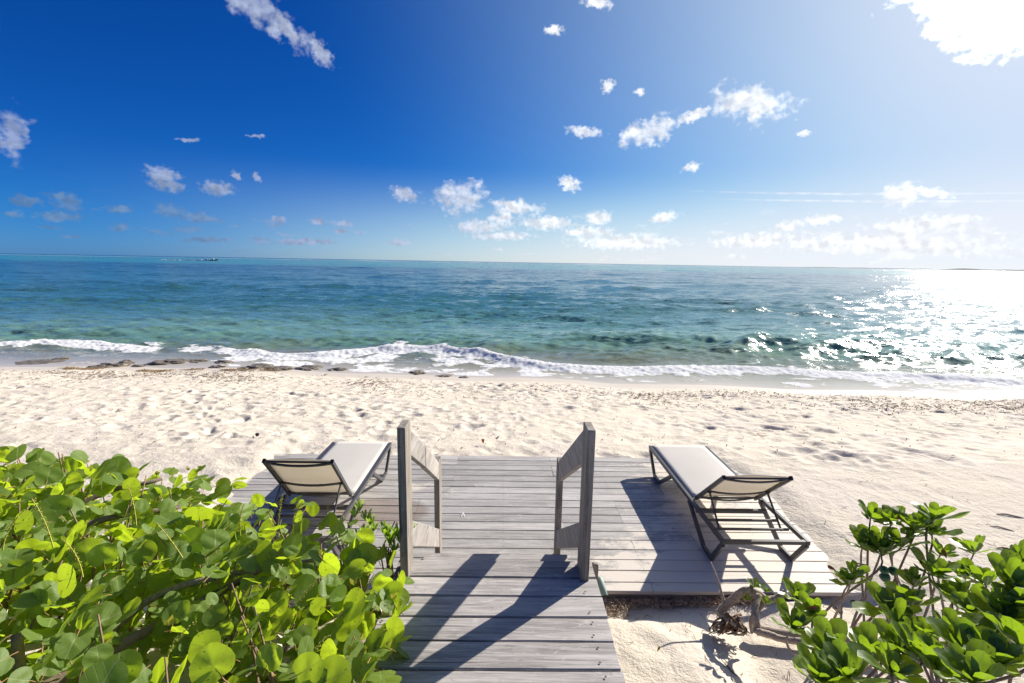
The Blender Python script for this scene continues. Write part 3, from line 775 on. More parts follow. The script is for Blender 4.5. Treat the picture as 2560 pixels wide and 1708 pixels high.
# ------------------------------------------------------------------ boat
def boat():
    rt = empty("motorboat", (-288, 474, SEA_Z), 'small white motorboat speeding right near the horizon at left', 'boat', rz=radians(8))
    S = 1.15
    st = [(-3.2, .9, .75), (-1.5, 1.05, .78), (0.5, 1.05, .9), (2.2, .7, 1.15), (3.6, .04, 1.45)]
    v = []; f = []
    for x, hw, h in st:
        v += [(x * S, -hw * S, h * S), (x * S, -hw * .75 * S, .1 * S + max(0, x - 1) * .16), (x * S, 0, -.25 + max(0, x) * .2), (x * S, hw * .75 * S, .1 * S + max(0, x - 1) * .16), (x * S, hw * S, h * S)]
    for i in range(4):
        for k in range(4):
            a = i * 5 + k; f.append((a, a + 5, a + 6, a + 1))
        f.append((i * 5, i * 5 + 4, i * 5 + 9, i * 5 + 5))
    f.append((0, 1, 2, 3, 4))
    link("hull", mesh_from("hull", v, f, [M_HULL], None, False), rt)
    b = MB(); b.box(-.9, .5, -.55, .55, .9, 1.75, .15); b.build("console", M_WHITE, rt)
    b = MB(); b.tube([(-1.2, -.6, 1), (-1.1, -.55, 2.5), (.5, -.55, 2.5)], .05, 6); b.tube([(-1.2, .6, 1), (-1.1, .55, 2.5), (.5, .55, 2.5)], .05, 6); b.box(-1.2, .6, -.7, .7, 2.52, 2.62); b.build("canopy", M_WHITE, rt)
    b = MB(); b.box(-4.1, -3.65, -.25, .25, .5, 1.35, .1); b.build("outboard_motor", M_BLACK, rt)
    # the wake stays behind on the water
    m = MB(); r = random.Random(3)
    for i in range(260):
        s = r.random() ** 1.3; x = -4 - 42 * s; wv = 0.6 + 2.4 * s
        y = r.choice((-1, 1)) * wv * r.uniform(.6, 1.1) if s > .12 else r.uniform(-1, 1)
        h = (1.8 if s < .08 else 1.0) * r.uniform(.4, 1) * (1 - .6 * s) + .10
        if 0.16 < s < 0.22: h *= 1.7
        l = r.uniform(.5, 1.6)
        m.add([(x - l, y - .4, 0), (x + l, y - .4, 0), (x + l, y + .4, 0), (x - l, y + .4, 0), (x - l * .4, y, h), (x + l * .3, y, h * .8)],
              [(0, 1, 5, 4), (1, 2, 5), (2, 3, 4, 5), (3, 0, 4)])
    o = m.build("boat_wake", mat_simple("wake_foam", (0.8, 0.82, 0.83), 0.8), None, False, (-288, 474, SEA_Z + .05), (0, 0, radians(8)))
    tag(o, 'white foamy wake trailing left behind the motorboat', 'wake', kind='stuff')
boat()

# ------------------------------------------------------------------ wooden deck
def plank_mesh(L, Wd, T=0.028, ch=0.004, seg=5, sag=0.0, seed=0):
    """board along X centred on the origin, top face at z=0, slightly cupped and wavy"""
    r = random.Random(seed); v = []; f = []
    prof = [(-Wd / 2, -T), (-Wd / 2, -ch), (-Wd / 2 + ch, 0), (Wd / 2 - ch, 0), (Wd / 2, -ch), (Wd / 2, -T)]
    n = len(prof)
    for i in range(seg + 1):
        x = -L / 2 + L * i / seg; dz = r.uniform(-.0012, .0012); dyy = r.uniform(-.0010, .0010)
        for y, z in prof: v.append((x, y + dyy, z + dz))
    for i in range(seg):
        for k in range(n):
            k2 = (k + 1) % n; f.append((i * n + k, (i + 1) * n + k, (i + 1) * n + k2, i * n + k2))
    f.append(tuple(range(n))); f.append(tuple(seg * n + k for k in range(n - 1, -1, -1)))
    return mesh_from("plank", v, f, None, None, False)

deck = empty("wooden_deck", (-0.13, 4.66, 0), 'low grey weathered plank platform on the sand under both loungers', 'deck')
PITCH = 0.1475
r = random.Random(21)
y = DY1; row = 0; cache = {}
screws = MB()
JOISTS = [-2.98, -2.40, -1.80, -1.20, -0.60, 0.0, 0.60, 1.20, 1.80, 2.40, 2.96]
while y > DY0 + 0.02:
    wd = min(PITCH, y - DY0) - 0.006
    if wd < 0.03: break
    yc = y - wd / 2 - 0.003
    cuts = [DX0 + r.uniform(-.006, .006)] + sorted(r.sample([JOISTS[2], JOISTS[3], JOISTS[4], JOISTS[6], JOISTS[7], JOISTS[8]], r.choice((1, 1, 2)))) + [DX1 + r.uniform(-.006, .006)]
    if abs(yc - 4.62) < .1 or abs(yc - 4.47) < .1: cuts = [DX0, -1.80, -1.20 + .3, 1.2, DX1]
    for a, b in zip(cuts[:-1], cuts[1:]):
        L = round(b - a - 0.003, 3)
        key = (round(L, 2), round(wd, 3))
        if key not in cache:
            me = plank_mesh(L, wd, seed=len(cache)); me.materials.append(M_DECK); cache[key] = me
        o = link("plank", cache[key], deck, ((a + b) / 2 + 0.13, yc - 4.66, r.uniform(-.002, .0015)), (0, 0, r.uniform(-.0006, .0006)))
    for jx in JOISTS:
        for q in (-.045, .045):
            if wd > .1:
                cx, cy = jx + r.uniform(-.006, .006) + .13, yc + q - 4.66
                screws.add([(cx + .0035 * cos(a_), cy + .0035 * sin(a_), .0022) for a_ in np.linspace(0, 2 * pi, 7)[:-1]], [(0, 1, 2, 3, 4, 5)])
    y -= PITCH; row += 1
o = screws.build("screws", M_SCREW, deck); tag(o, kind='stuff')
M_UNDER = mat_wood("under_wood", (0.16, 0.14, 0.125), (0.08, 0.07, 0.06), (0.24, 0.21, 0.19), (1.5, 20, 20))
for jx in JOISTS:
    b = MB(); b.box(jx - .02 + .13, jx + .02 + .13, DY0 + .04 - 4.66, DY1 - .04 - 4.66, -.15, -.031); b.build("joist", M_UNDER, deck)
b = MB(); b.box(DX0 + .02 + .13, DX1 - .02 + .13, DY0 + .012 - 4.66, DY0 + .038 - 4.66, -.155, -.031); b.build("rim_board", M_UNDER, deck)
b = MB(); b.box(DX0 + .02 + .13, DX1 - .02 + .13, DY1 - .038 - 4.66, DY1 - .012 - 4.66, -.155, -.031); b.build("rim_board", M_UNDER, deck)

# ------------------------------------------------------------------ boardwalk and steps
WZ = 0.75
walk = empty("boardwalk", (-0.04, 1.0, WZ), 'raised walkway of wide grey planks leading from the viewer to the steps', 'boardwalk')
edges = [2.638, 2.478, 2.323, 2.168, 2.010, 1.848]
while edges[-1] > -1.2: edges.append(edges[-1] - .158)
meshes = [plank_mesh(1.17, 0.149, 0.034, .005, 6, seed=100 + k) for k in range(5)]
for m_ in meshes: m_.materials.append(M_WALK)
screws = MB()
for i in range(len(edges) - 1):
    a, b_ = edges[i + 1], edges[i]
    o = link("plank", meshes[i % 5], walk, (-.0425 + .04 + r.uniform(-.005, .005), (a + b_) / 2 - 1.0, r.uniform(-.0018, .0018)), (r.uniform(-.008, .008), 0, r.uniform(-.0025, .0025)))
    o.scale = (1, (b_ - a - .007) / 0.149, 1)
    for sx in (-.57, .495):
        for q in (-.045, .04):
            if r.random() < .3: continue
            cx, cy = sx + r.uniform(-.008, .008), (a + b_) / 2 + q - 1
            screws.add([(cx + .0058 * cos(a_), cy + .0058 * sin(a_), .0045) for a_ in np.linspace(0, 2 * pi, 7)[:-1]], [(0, 1, 2, 3, 4, 5)])
o = screws.build("screws", M_SCREW, walk); tag(o, kind='stuff')
for sx in (-.50, 0.0, .43):
    b = MB(); b.box(sx, sx + .04, -2.2, 1.60, -.18, -.037); b.build("joist", M_UNDER, walk)
for sx in (-.5, .42):
    for sy in (-1.5, 0.2, 1.35):
        b = MB(); b.box(sx - .045, sx + .045, sy, sy + .09, -1.1, -.185); b.build("support_post", M_UNDER, walk)
steps = empty("wooden_steps", (-0.04, 3.1, 0), 'grey plank steps down from the walkway to the deck between the handrails', 'steps')
for (y0, y1, z) in ((2.650, 2.945, .59), (2.945, 3.245, .39), (3.245, 3.53, .19)):
    ym = (y0 + y1) / 2
    for q in (0, 1):
        a = y0 + (y1 - y0) / 2 * q + .003; b_ = y0 + (y1 - y0) / 2 * (q + 1) - .003
        o = link("tread", meshes[(int(z * 10) + q) % 5], steps, (-.005, (a + b_) / 2 - 3.1, z + .0012 * q))
        o.scale = (.965 / 1.17, (b_ - a) / .149, 1)
for sx in (-.50, .42):
    b = MB(); b.prism([(2.655 - 3.1, .70), (3.62 - 3.1, .02), (3.45 - 3.1, .0), (2.655 - 3.1, .38), ], sx - .02 + .04, sx + .02 + .04)
    b.prism([(2.655 - 3.1, .555), (2.93 - 3.1, .555), (2.93 - 3.1, .40), (2.655 - 3.1, .40)], sx + .022 + .04, sx + .026 + .04)
    b.build("stringer", M_UNDER, steps)

def rounded(y0, y1, z0, z1, c=.012):
    return [(y0, z0), (y1, z0), (y1, z1 - c), (y1 - c, z1), (y0 + c, z1), (y0, z1 - c)]
def handrail(s, label):
    xi = -.538 if s < 0 else .452                 # inner face
    xo = xi + s * .045
    rt = empty("handrail", ((xi + xo) / 2, 3.1, 0), label, 'handrail', 'wooden handrails beside the steps')
    ox, oy = (xi + xo) / 2, 3.1
    lo, hi = min(xi, xo) - ox, max(xi, xo) - ox
    def beam(name, pts, x0, x1, mat):
        b = MB(); b.prism([(p[0] - oy, p[1]) for p in pts], x0, x1); o = b.build(name, mat, rt)
        bv = o.modifiers.new('b', 'BEVEL'); bv.width = .004; bv.segments = 2; bv.limit_method = 'ANGLE'
        return o
    beam("post", rounded(2.452, 2.602, .30, 1.655, .006), lo, hi, M_POST)
    # paired far posts
    beam("post", rounded(3.715, 3.84, -.05, .905, .006), lo, hi, M_POST)
    # sloping top board, fixed between the posts
    t_in = .004
    if s < 0:
        beam("top_rail", [(2.604, 1.437), (3.098, 1.137), (3.098, 1.297), (2.604, 1.593)], lo + .006, hi - .004, M_RAIL)
        beam("top_rail", [(3.100, 1.133), (3.714, .743), (3.714, .899), (3.100, 1.293)], lo + .003, hi - .001, M_RAIL)
    else:
        beam("top_rail", [(2.604, 1.405), (3.714, .745), (3.714, .929), (2.604, 1.607)], lo + .004, hi - .004, M_RAIL)
    beam("bottom_rail", [(2.604, .858), (3.714, .131), (3.714, .300), (2.604, 1.028)], lo + .004, hi - .004, M_RAIL)
    return rt
handrail(-1, 'grey wooden handrail on the left of the steps, next to the sea grape')
handrail(1, 'grey wooden handrail on the right of the steps, with the lamp at its foot')

def step_lamp():
    rt = empty("step_lamp", (.575, 2.64, .3), 'small pale green capped lamp on a short weathered stake by the right handrail', 'lamp')
    b = MB(); b.box(-.022, .012, -.02, .012, -.40, .435, .006); b.build("stake", M_POST, rt)
    b = MB(); b.box(-.045, -.023, -.012, .016, .25, .40, .004); b.build("bracket", M_UNDER, rt)
    n = 16; v = []; f = []
    prof = [(.001, .062), (.012, .060), (.020, .048), (.023, .02), (.0235, -.05), (.021, -.052), (.019, -.048), (.017, .03), (.002, .045)]
    for rr, z in prof:
        for k in range(n): a = 2 * pi * k / n; v.append((rr * cos(a), rr * sin(a), z))
    for i in range(len(prof) - 1):
        for k in range(n): k2 = (k + 1) % n; f.append((i * n + k, (i + 1) * n + k, (i + 1) * n + k2, i * n + k2))
    fm = [0 if i < 5 else 1 for i in range(len(prof) - 1) for k in range(n)]
    link("lamp_cap", mesh_from("lamp_cap", v, f, [M_PATINA, M_BLACK], fm, True), rt, (.038, -.02, .285), (radians(-52), radians(-16), 0))
    b = MB(); b.tube([(.0, -.005, .30), (.036, -.016, .295)], .008, 8); b.build("bulb_holder", M_BLACK, rt, True)
step_lamp()

# ------------------------------------------------------------------ sun loungers
def bent(b, pts, wd, ht):
    for p, q in zip(pts[:-1], pts[1:]): b.bar(p, q, wd, ht)
def poly_frame(b, outline, hole, x0, x1):
    pass
LW = .735; LY = 2.07           # width, length; local y 0 at the head end
def rail_strip(path, th, x0, x1):
    """mitred flat bar that follows path (y,z) with thickness th, between x0 and x1"""
    P = [Vector((p[0], p[1])) for p in path]; L = []; R_ = []
    for i, p in enumerate(P):
        d0 = (P[i] - P[i - 1]).normalized() if i > 0 else (P[1] - P[0]).normalized()
        d1 = (P[i + 1] - P[i]).normalized() if i < len(P) - 1 else d0
        n0 = Vector((-d0.y, d0.x)); n1 = Vector((-d1.y, d1.x)); n = (n0 + n1).normalized()
        k = th / 2 / max(.35, n.dot(n0))
        L.append(p + n * k); R_.append(p - n * k)
    b = MB()
    n = len(P); v = []
    for i in range(n): v += [(x0, *L[i]), (x1, *L[i]), (x1, *R_[i]), (x0, *R_[i])]
    f = [(0, 1, 2, 3), (4 * n - 1, 4 * n - 2, 4 * n - 3, 4 * n - 4)]
    for i in range(n - 1):
        a = i * 4; c = a + 4
        for k in range(4): k2 = (k + 1) % 4; f.append((a + k, c + k, c + k2, a + k2))
    b.add(v, f); return b
def bev(o, wd=.003):
    m_ = o.modifiers.new('b', 'BEVEL'); m_.width = wd; m_.segments = 2; m_.limit_method = 'ANGLE'; return o
def sheet(name, x0, x1, pts, sagx, parent, sagl=0.0):
    """fabric between two rails; pts is a path in (y,z)"""
    nxs, nys = 12, 16; v = []; f = []
    P0, P1 = Vector((pts[0][0], pts[0][1])), Vector((pts[1][0], pts[1][1])); d = (P1 - P0).normalized(); nrm = Vector((-d.y, d.x))
    for j in range(nys + 1):
        for i in range(nxs + 1):
            u = i / nxs; vv = j / nys
            p = P0.lerp(P1, vv) - nrm * (sagx * 4 * u * (1 - u) * (0.75 + 0.5 * vv * (1 - vv) * 2) + .0012 * sin(9 * u + 4 * vv))
            v.append((x0 + (x1 - x0) * u, p.x, p.y))
    for j in range(nys):
        for i in range(nxs): a = j * (nxs + 1) + i; f.append((a, a + 1, a + nxs + 2, a + nxs + 1))
    o = link(name, mesh_from(name, v, f, [M_FABRIC], None, True), parent)
    s = o.modifiers.new('s', 'SOLIDIFY'); s.thickness = .0025; s.offset = 0
    return o
def lounger(xc, y0, ang, label, mirror=False):
    rt = empty("sun_lounger", (xc, y0, 0.003), label, 'sun lounger', 'grey framed sun loungers on the deck')
    H = .305; rw = .030
    xs = (-LW / 2, LW / 2 - rw)
    for x in xs:
        b = MB(); b.box(x, x + rw, .0, LY, H - .038, H); bev(b.build("side_rail", M_FRAME, rt))
        far = rail_strip([(LY - .02, H - .042), (LY - .19 - .06, .02), (LY - .44, .02), (LY - .79, H - .042)], .040, x + .001, x + rw - .001)
        bev(far.build("leg", M_FRAME, rt))
        near = rail_strip([(.02, H - .042), (.19, .02), (.355, .02), (.765, H - .042)], .042, x + .001, x + rw - .001)
        bev(near.build("leg", M_FRAME, rt))
        xi = x + rw if x < 0 else x - .018
        b = MB(); b.box(xi, xi + .018, .70, LY - .01, H - .026, H - .001); bev(b.build("sling_track", M_FRAME, rt), .002)
    x0, x1 = -LW / 2 + rw, LW / 2 - rw
    for (yy, zz, a, h_) in ((.02, H - .019, .034, .030), (.62, H - .075, .034, .034), (.42, H - .055, .020, .020), (.255, H - .045, .020, .018), (LY - .03, H - .04, .03, .03), (LY - .79, H - .06, .03, .03)):
        b = MB(); b.box(x0, x1, yy - a / 2, yy + a / 2, zz - h_ / 2, zz + h_ / 2); bev(b.build("crossbar", M_FRAME, rt), .002)
    # racks with notches for the props
    sheet("seat_sling", x0 + .012, x1 - .012, [(LY - .015, H + .004), (.74, H + .004)], .012, rt)
    # backrest hinged at y=.75
    py_, pz_ = .745, H + .010; L = .67; ca, sa = cos(ang), sin(ang)
    br = bpy.data.objects.new("backrest", None)
    bx0, bx1 = x0 + .034, x1 - .034
    def bp(l, o=0): return (py_ - ca * l + sa * o, pz_ + sa * l + ca * o)
    def tubebox(xa, xb, l0, l1, t0, t1, bmk):
        P = [bp(l0, t0), bp(l1, t0), bp(l1, t1), bp(l0, t1)]; bmk.prism(P, xa, xb)
    b = MB()
    for xa in (bx0, bx1 - .026): tubebox(xa, xa + .026, -.02, L, -.034, 0.0, b)
    tubebox(bx0 + .020, bx1 - .020, .012, .030, -.030, -.012, b); tubebox(bx0 + .020, bx1 - .020, L - .020, L - .004, -.026, -.010, b)
    back = bev(b.build("backrest", M_FRAME, rt))
    for xa in (bx0, bx1 - .026):
        b = MB(); tubebox(xa - .001, xa + .027, L, L + .008, -.035, .001, b); b.build("end_cap", M_BLACK, back)
    for l0, sg in ((L - .03, .028), (.26, .030), (.05, .034)):
        pts = []
        for k in range(11):
            u = k / 10; yy, zz = bp(l0, -.018 - sg * 4 * u * (1 - u)); pts.append((bx0 + .02 + (bx1 - bx0 - .04) * u, yy, zz))
        b = MB()
        for p, q in zip(pts[:-1], pts[1:]): b.bar(p, q, .013, .024, side=(0, -sa, -ca))
        b.build("curved_bar", M_FRAME, back)
    sh = sheet("backrest_sling", bx0 + .012, bx1 - .012, [bp(.0, -.004), bp(L - .004, -.004)], .016, back)
    # props down to the rack
    for sgn, xp in ((-1, bx0 + .034), (1, bx1 - .034)):
        top = bp(.275, -.035)
        b = MB(); b.bar((xp, top[0], top[1]), (xp + sgn * .006, .255, H - .06), .012, .020); bev(b.build("prop", M_FRAME, rt), .002)
        b = MB(); b.tube([(xp - sgn * .015, top[0], top[1]), (xp + sgn * .02, top[0], top[1])], .009, 8); b.build("pivot_bolt", M_BLACK, rt)
    return rt
lounger(-1.772, 3.555, radians(51), 'sun lounger left of the handrails, its raised back towards the sea grape')
lounger(2.182, 3.565, radians(42), 'sun lounger on the right of the deck, throwing a long shadow across the planks')

# ------------------------------------------------------------------ sea grape
def leaf_mesh(shape, nr=4, na=14, seed=0, tint=0.0, petiole=True, pet=.22):
    """unit leaf: base at the origin, tip at +Y, length 1"""
    r = random.Random(seed); v = []; uv = []; f = []
    cup = r.uniform(-.22, .30) if shape == 'round' else r.uniform(.05, .45); droop = r.uniform(-.10, .35); fold = r.uniform(-.05, .25); wavy = r.uniform(.01, .05); ph = r.uniform(0, 6)
    def outline(a):                        # a in 0..2pi from the base
        if shape == 'round':
            x = .54 * sin(a) * (1 + .06 * sin(2 * a)); yv = .5 - .5 * cos(a)
            notch = .13 * math.exp(-((a if a < pi else 2 * pi - a) / .42) ** 2); yv += notch
            yv -= .03 * math.exp(-((a - pi) / .25) ** 2)
            return x, yv - .06
        if shape == 'obovate':
            s = 1 - cos(a); yv = .5 * s; wv = .235 * (abs(sin(a)) ** .85) * (.30 + 1.05 * yv); return (wv if sin(a) > 0 else -wv), yv
        s = 1 - cos(a); yv = .5 * s; wv = .10 * abs(sin(a)) * (.7 + .6 * yv); return (wv if sin(a) > 0 else -wv), yv
    cx, cy = 0, .45 if shape == 'round' else .55
    def lift(x, yv):
        z = fold * abs(x) * .9 + cup * (x * x + (yv - .45) ** 2) - droop * max(0, yv - .3) ** 2
        return z + wavy * sin(9 * x + 11 * yv + ph)
    v.append((cx, cy, lift(cx, cy))); uv.append((cx, cy))
    for i in range(1, nr + 1):
        q = i / nr
        for k in range(na):
            ox, oy = outline(2 * pi * k / na); x = cx + (ox - cx) * q; yv = cy + (oy - cy) * q
            v.append((x, yv, lift(x, yv))); uv.append((x, yv))
    for k in range(na): f.append((0, 1 + k, 1 + (k + 1) % na))
    for i in range(nr - 1):
        for k in range(na):
            a = 1 + i * na + k; b = 1 + i * na + (k + 1) % na; f.append((a, a + na, b + na, b))
    f = [tuple(reversed(q)) for q in f]
    fm = [0] * len(f)
    if petiole:
        mb = MB(); mb.tube([(0, -pet, -.08), (0, -.02, -.012), (0, .28, lift(0, .28) - .006)], [.020, .018, .006], 4, cap=False)
        b0 = len(v); v += mb.v; uv += [(.5, 0)] * len(mb.v); f += [tuple(i + b0 for i in q) for q in mb.f]; fm += [1] * len(mb.f)
    return dict(v=np.array(v), f=f, fm=fm, uv=np.array(uv), tint=tint)
def leaf_data(name, lf, mats):
    return mesh_from(name, lf['v'], lf['f'], mats, lf['fm'], True, uv=lf['uv'], attrs={'tint': np.full(len(lf['v']), lf['tint'])})
def leaf_matrix(pos, normal, tip, size):
    n = Vector(normal).normalized(); y_ = Vector(tip); y_ = (y_ - n * y_.dot(n))
    if y_.length < 1e-3: y_ = n.orthogonal()
    y_.normalize(); x_ = y_.cross(n)
    m_ = Matrix((x_, y_, n)).transposed() * size
    m4 = m_.to_4x4(); m4.translation = Vector(pos); return m4
def place_leaves(root, items, variants, mats, keep=300, partname="leaf", stuffname="small_leaves"):
    """items: (matrix, variant index, score); the highest scores become objects, the rest one mesh"""
    inv = Matrix.Translation(-root.location)
    items = sorted(items, key=lambda q: -q[2])
    data = [leaf_data(partname, lf, mats) for lf in variants]
    for m_, vi, _ in items[:keep]:
        o = bpy.data.objects.new(partname, data[vi]); COL.objects.link(o); o.parent = root; o.matrix_local = inv @ m_
    rest = items[keep:]
    if rest:
        VV = []; FF = []; FM = []; UU = []; TT = []; b0 = 0
        for m_, vi, _ in rest:
            lf = variants[vi]; A = np.array(inv @ m_)
            P = lf['v'] @ A[:3, :3].T + A[:3, 3]; VV.append(P); UU.append(lf['uv']); TT.append(np.full(len(P), lf['tint']))
            FF += [tuple(i + b0 for i in q) for q in lf['f']]; FM += lf['fm']; b0 += len(P)
        me = mesh_from(stuffname, np.concatenate(VV), FF, mats, FM, True, uv=np.concatenate(UU), attrs={'tint': np.concatenate(TT)})
        tag(link(stuffname, me, root), kind='stuff')

cam_pos = Vector((0, 0, CAM_Z))
def project(p):
    d = Vector(p) - cam_pos; q = d.dot(fwd)
    if q <= .05: return None
    return 1280 + 1183.5 * d.dot(r2) / q, 854 - 1183.5 * d.dot(u2) / q, q

# crown surface of the bush: (x, y, top z)
CROWN = [(-2.6, 2.4, 1.55), (-2.2, 2.45, 1.50), (-1.95, 2.75, 1.28), (-2.05, 3.0, 1.16), (-1.75, 2.95, 1.00), (-1.55, 2.7, 1.02), (-1.22, 2.45, 1.22), (-.98, 2.42, 1.14), (-.78, 2.4, 1.06), (-.66, 2.2, 1.12),
         (-.50, 1.95, 1.10), (-.42, 1.7, 1.12), (-.45, 1.4, 1.15), (-.8, 1.4, 1.28), (-1.3, 1.5, 1.32), (-1.9, 1.6, 1.40), (-2.5, 1.6, 1.5), (-1.0, 1.9, 1.30), (-1.6, 2.1, 1.36), (-2.6, 1.9, 1.62), (-3.2, 2.4, 1.62), (-3.2, 1.6, 1.6),
         (-3.1, 3.1, 1.20), (-2.5, 3.1, 1.12), (-.9, 1.0, 1.25), (-1.8, 1.0, 1.35), (-2.8, 1.0, 1.5)]
CA = np.array(CROWN)
def crown_z(x, y):
    d2 = (CA[:, 0] - x) ** 2 + (CA[:, 1] - y) ** 2 + .006; w_ = d2 ** -1.6
    return float((w_ * CA[:, 2]).sum() / w_.sum())
def in_bush(x, y):
    if not (-3.5 < x < -.42 and .85 < y < 3.25): return False
    if y > np.interp(x, [-3.5, -2.3, -1.95, -1.6, -1.3, -.95, -.7, -.5, -.42], [3.2, 3.15, 3.2, 2.95, 2.72, 2.62, 2.5, 2.15, 1.8]): return False
    return True
bush = empty("sea_grape_bush", (-1.8, 2.0, .6), 'broad sea grape bush with big round glossy leaves filling the lower left', 'bush')
GV = [leaf_mesh('round', 4, 16, seed=k, tint=(0, .15, .1, .3, .0, .55, .2, .9, .35, .1, .6, .25)[k]) for k in range(12)]
items = []
r = random.Random(77)
sunv = Vector(sdir)
tips = []
tries = 0
while len(items) < 4200:
    tries += 1
    x = r.uniform(-3.5, -.40); y = r.uniform(.85, 3.3)
    if not in_bush(x, y): continue
    zt = crown_z(x, y)
    deep = r.random() ** 1.1
    gap_ = vnoise(np.array([x * 2.3]), np.array([y * 2.3]), 91)[0] + .5
    z = zt - .06 - deep * .75 - (.14 if gap_ < .28 else 0)
    s = r.uniform(.064, .130)
    if gap_ > .72 and r.random() < .4: s *= .7
    if project((x, y, z)) and project((x, y, z))[2] > 2.7: s *= .82
    # leaves stand up round the branch tips and look outwards
    th = r.uniform(0, 2 * pi)
    n = Vector((cos(th) * r.uniform(.15, 1.0), sin(th) * r.uniform(.15, 1.0) - .18, r.uniform(.12, 1.0)))
    tipd = Vector((r.gauss(0, .8), r.gauss(0, .8), r.uniform(-.2, 1.0)))
    p = Vector((x, y, z)); m_ = leaf_matrix(p, n, tipd, s)
    pr = project(p)
    sc = -1
    if pr and -60 < pr[0] < 2620 and -60 < pr[1] < 1760: sc = s / pr[2] * (1.25 - deep * 1.1)
    items.append((m_, r.choice((0, 1, 2, 3, 4, 5, 6, 8, 9, 11, 0, 2, 4)) if deep > .25 or r.random() < .75 else r.choice((5, 7, 10, 8)), sc))
    if deep < .12 and r.random() < .30: tips.append((x, y, z))
place_leaves(bush, items, GV, [M_GRAPE, M_PETIOLE])
off_ = Vector(bush.location)
def branch(root, pts, r0, r1, mat, n=8, name="branch", rough=.12, sub=5):
    P = curve_pts(pts, sub); k = len(P)
    o_ = Vector(root.location); b = MB(); b.tube([p - o_ for p in P], [r0 + (r1 - r0) * i / (k - 1) for i in range(k)], n, rough=rough)
    return b.build(name, mat, root, True)
branch(bush, [(-2.5, .9, .62), (-2.15, 1.15, .85), (-1.75, 1.35, 1.0), (-1.45, 1.75, 1.03), (-1.2, 2.2, 1.0)], .038, .014, M_BARK2)
branch(bush, [(-2.0, .9, .70), (-1.75, 1.25, .9), (-1.65, 1.4, 1.06), (-1.74, 1.52, 1.20)], .026, .016, M_BARK2)
branch(bush, [(-2.9, 1.4, .6), (-2.5, 1.9, 1.0), (-2.2, 2.3, 1.15), (-1.9, 2.6, 1.1)], .03, .012, M_BARK2)
branch(bush, [(-1.6, 1.0, .6), (-1.25, 1.4, .85), (-1.0, 1.7, .90), (-.76, 2.0, .88)], .026, .010, M_BARK)
branch(bush, [(-1.9, 1.6, .7), (-1.6, 1.9, 1.02), (-1.25, 2.0, 1.1), (-.95, 2.2, 1.04)], .022, .009, M_BARK)
branch(bush, [(-2.8, 2.0, .7), (-2.4, 2.5, 1.15), (-2.1, 2.75, 1.2)], .022, .010, M_BARK2)
branch(bush, [(-.95, 1.0, .7), (-.8, 1.35, 1.0), (-.68, 1.6, .93), (-.60, 1.85, .90)], .018, .008, M_BARK2)
tw = MB()
for i in range(150):
    x = r.uniform(-3.2, -.5); y = r.uniform(1.0, 3.0)
    if not in_bush(x, y): continue
    zt = crown_z(x, y); a = Vector((x + r.uniform(-.3, .3), y + r.uniform(-.35, .1), zt - r.uniform(.45, .7))); b_ = Vector((x, y, zt - r.uniform(.03, .2)))
    mid = (a + b_) / 2 + Vector((r.uniform(-.08, .08), r.uniform(-.08, .08), r.uniform(-.05, .05)))
    P = curve_pts([a - off_, mid - off_, b_ - off_], 4); tw.tube(P, [.008 - .005 * k / (len(P) - 1) for k in range(len(P))], 5)
tag(tw.build("twigs", M_TWIG, bush, True), kind='stuff')
def spike(root, base, d, L, bend):
    base = Vector(base); d = Vector(d).normalized(); pts = [base + d * (L * t) + Vector((bend[0] * t * t, bend[1] * t * t, -abs(bend[2]) * t * t)) for t in np.linspace(0, 1, 8)]
    o_ = Vector(root.location); b = MB(); b.tube([p - o_ for p in pts], [.0030 - .0018 * k / 7 for k in range(8)], 5)
    for i in range(int(L / .0075)):
        t = .22 + .76 * i / int(L / .0075); k = min(6, int(t * 7)); p = pts[k].lerp(pts[k + 1], t * 7 - k) - o_
        a = i * 2.4; q = p + Vector((cos(a), sin(a), .3)) * .0055; s_ = .0028 * r.uniform(.6, 1.3)
        b.add([q + Vector(c) * s_ for c in ((1, 0, 0), (-1, 0, 0), (0, 1, 0), (0, -1, 0), (0, 0, 1), (0, 0, -1))], [(0, 2, 4), (2, 1, 4), (1, 3, 4), (3, 0, 4), (2, 0, 5), (1, 2, 5), (3, 1, 5), (0, 3, 5)])
    b.build("flower_spike", M_SPIKE, root)
SP = [(-1.18, 2.30, 1.17), (-1.10, 2.28, 1.13), (-.98, 2.38, 1.12), (-1.35, 2.25, 1.12), (-2.0, 1.75, 1.38), (-1.85, 1.8, 1.36), (-1.65, 1.7, 1.3), (-2.3, 1.7, 1.42), (-1.2, 1.5, 1.12), (-.95, 1.35, 1.05), (-.7, 1.5, 1.08), (-1.75, 2.1, 1.28), (-1.4, 1.9, 1.25), (-.85, 1.75, 1.12)]
for i, p in enumerate(SP):
    spike(bush, p, (r.uniform(-.35, .45), r.uniform(-.2, .3), r.uniform(.7, 1)), r.uniform(.16, .27), (r.uniform(-.06, .08), r.uniform(-.05, .05), r.uniform(0, .05)))
for i, (x, y, z) in enumerate(tips[:46]):
    b = MB(); c = Vector((x, y, z + .02)) - off_
    for k in range(r.choice((2, 3, 4))):
        d = Vector((r.gauss(0, .5), r.gauss(0, .5), 1)).normalized(); s_ = d.orthogonal().normalized() * r.uniform(.006, .012); L = r.uniform(.018, .042)
        b.add([c, c + d * L * .5 + s_, c + d * L, c + d * L * .5 - s_], [(0, 1, 2, 3)])
    b.build("young_leaves", M_BUD, bush)

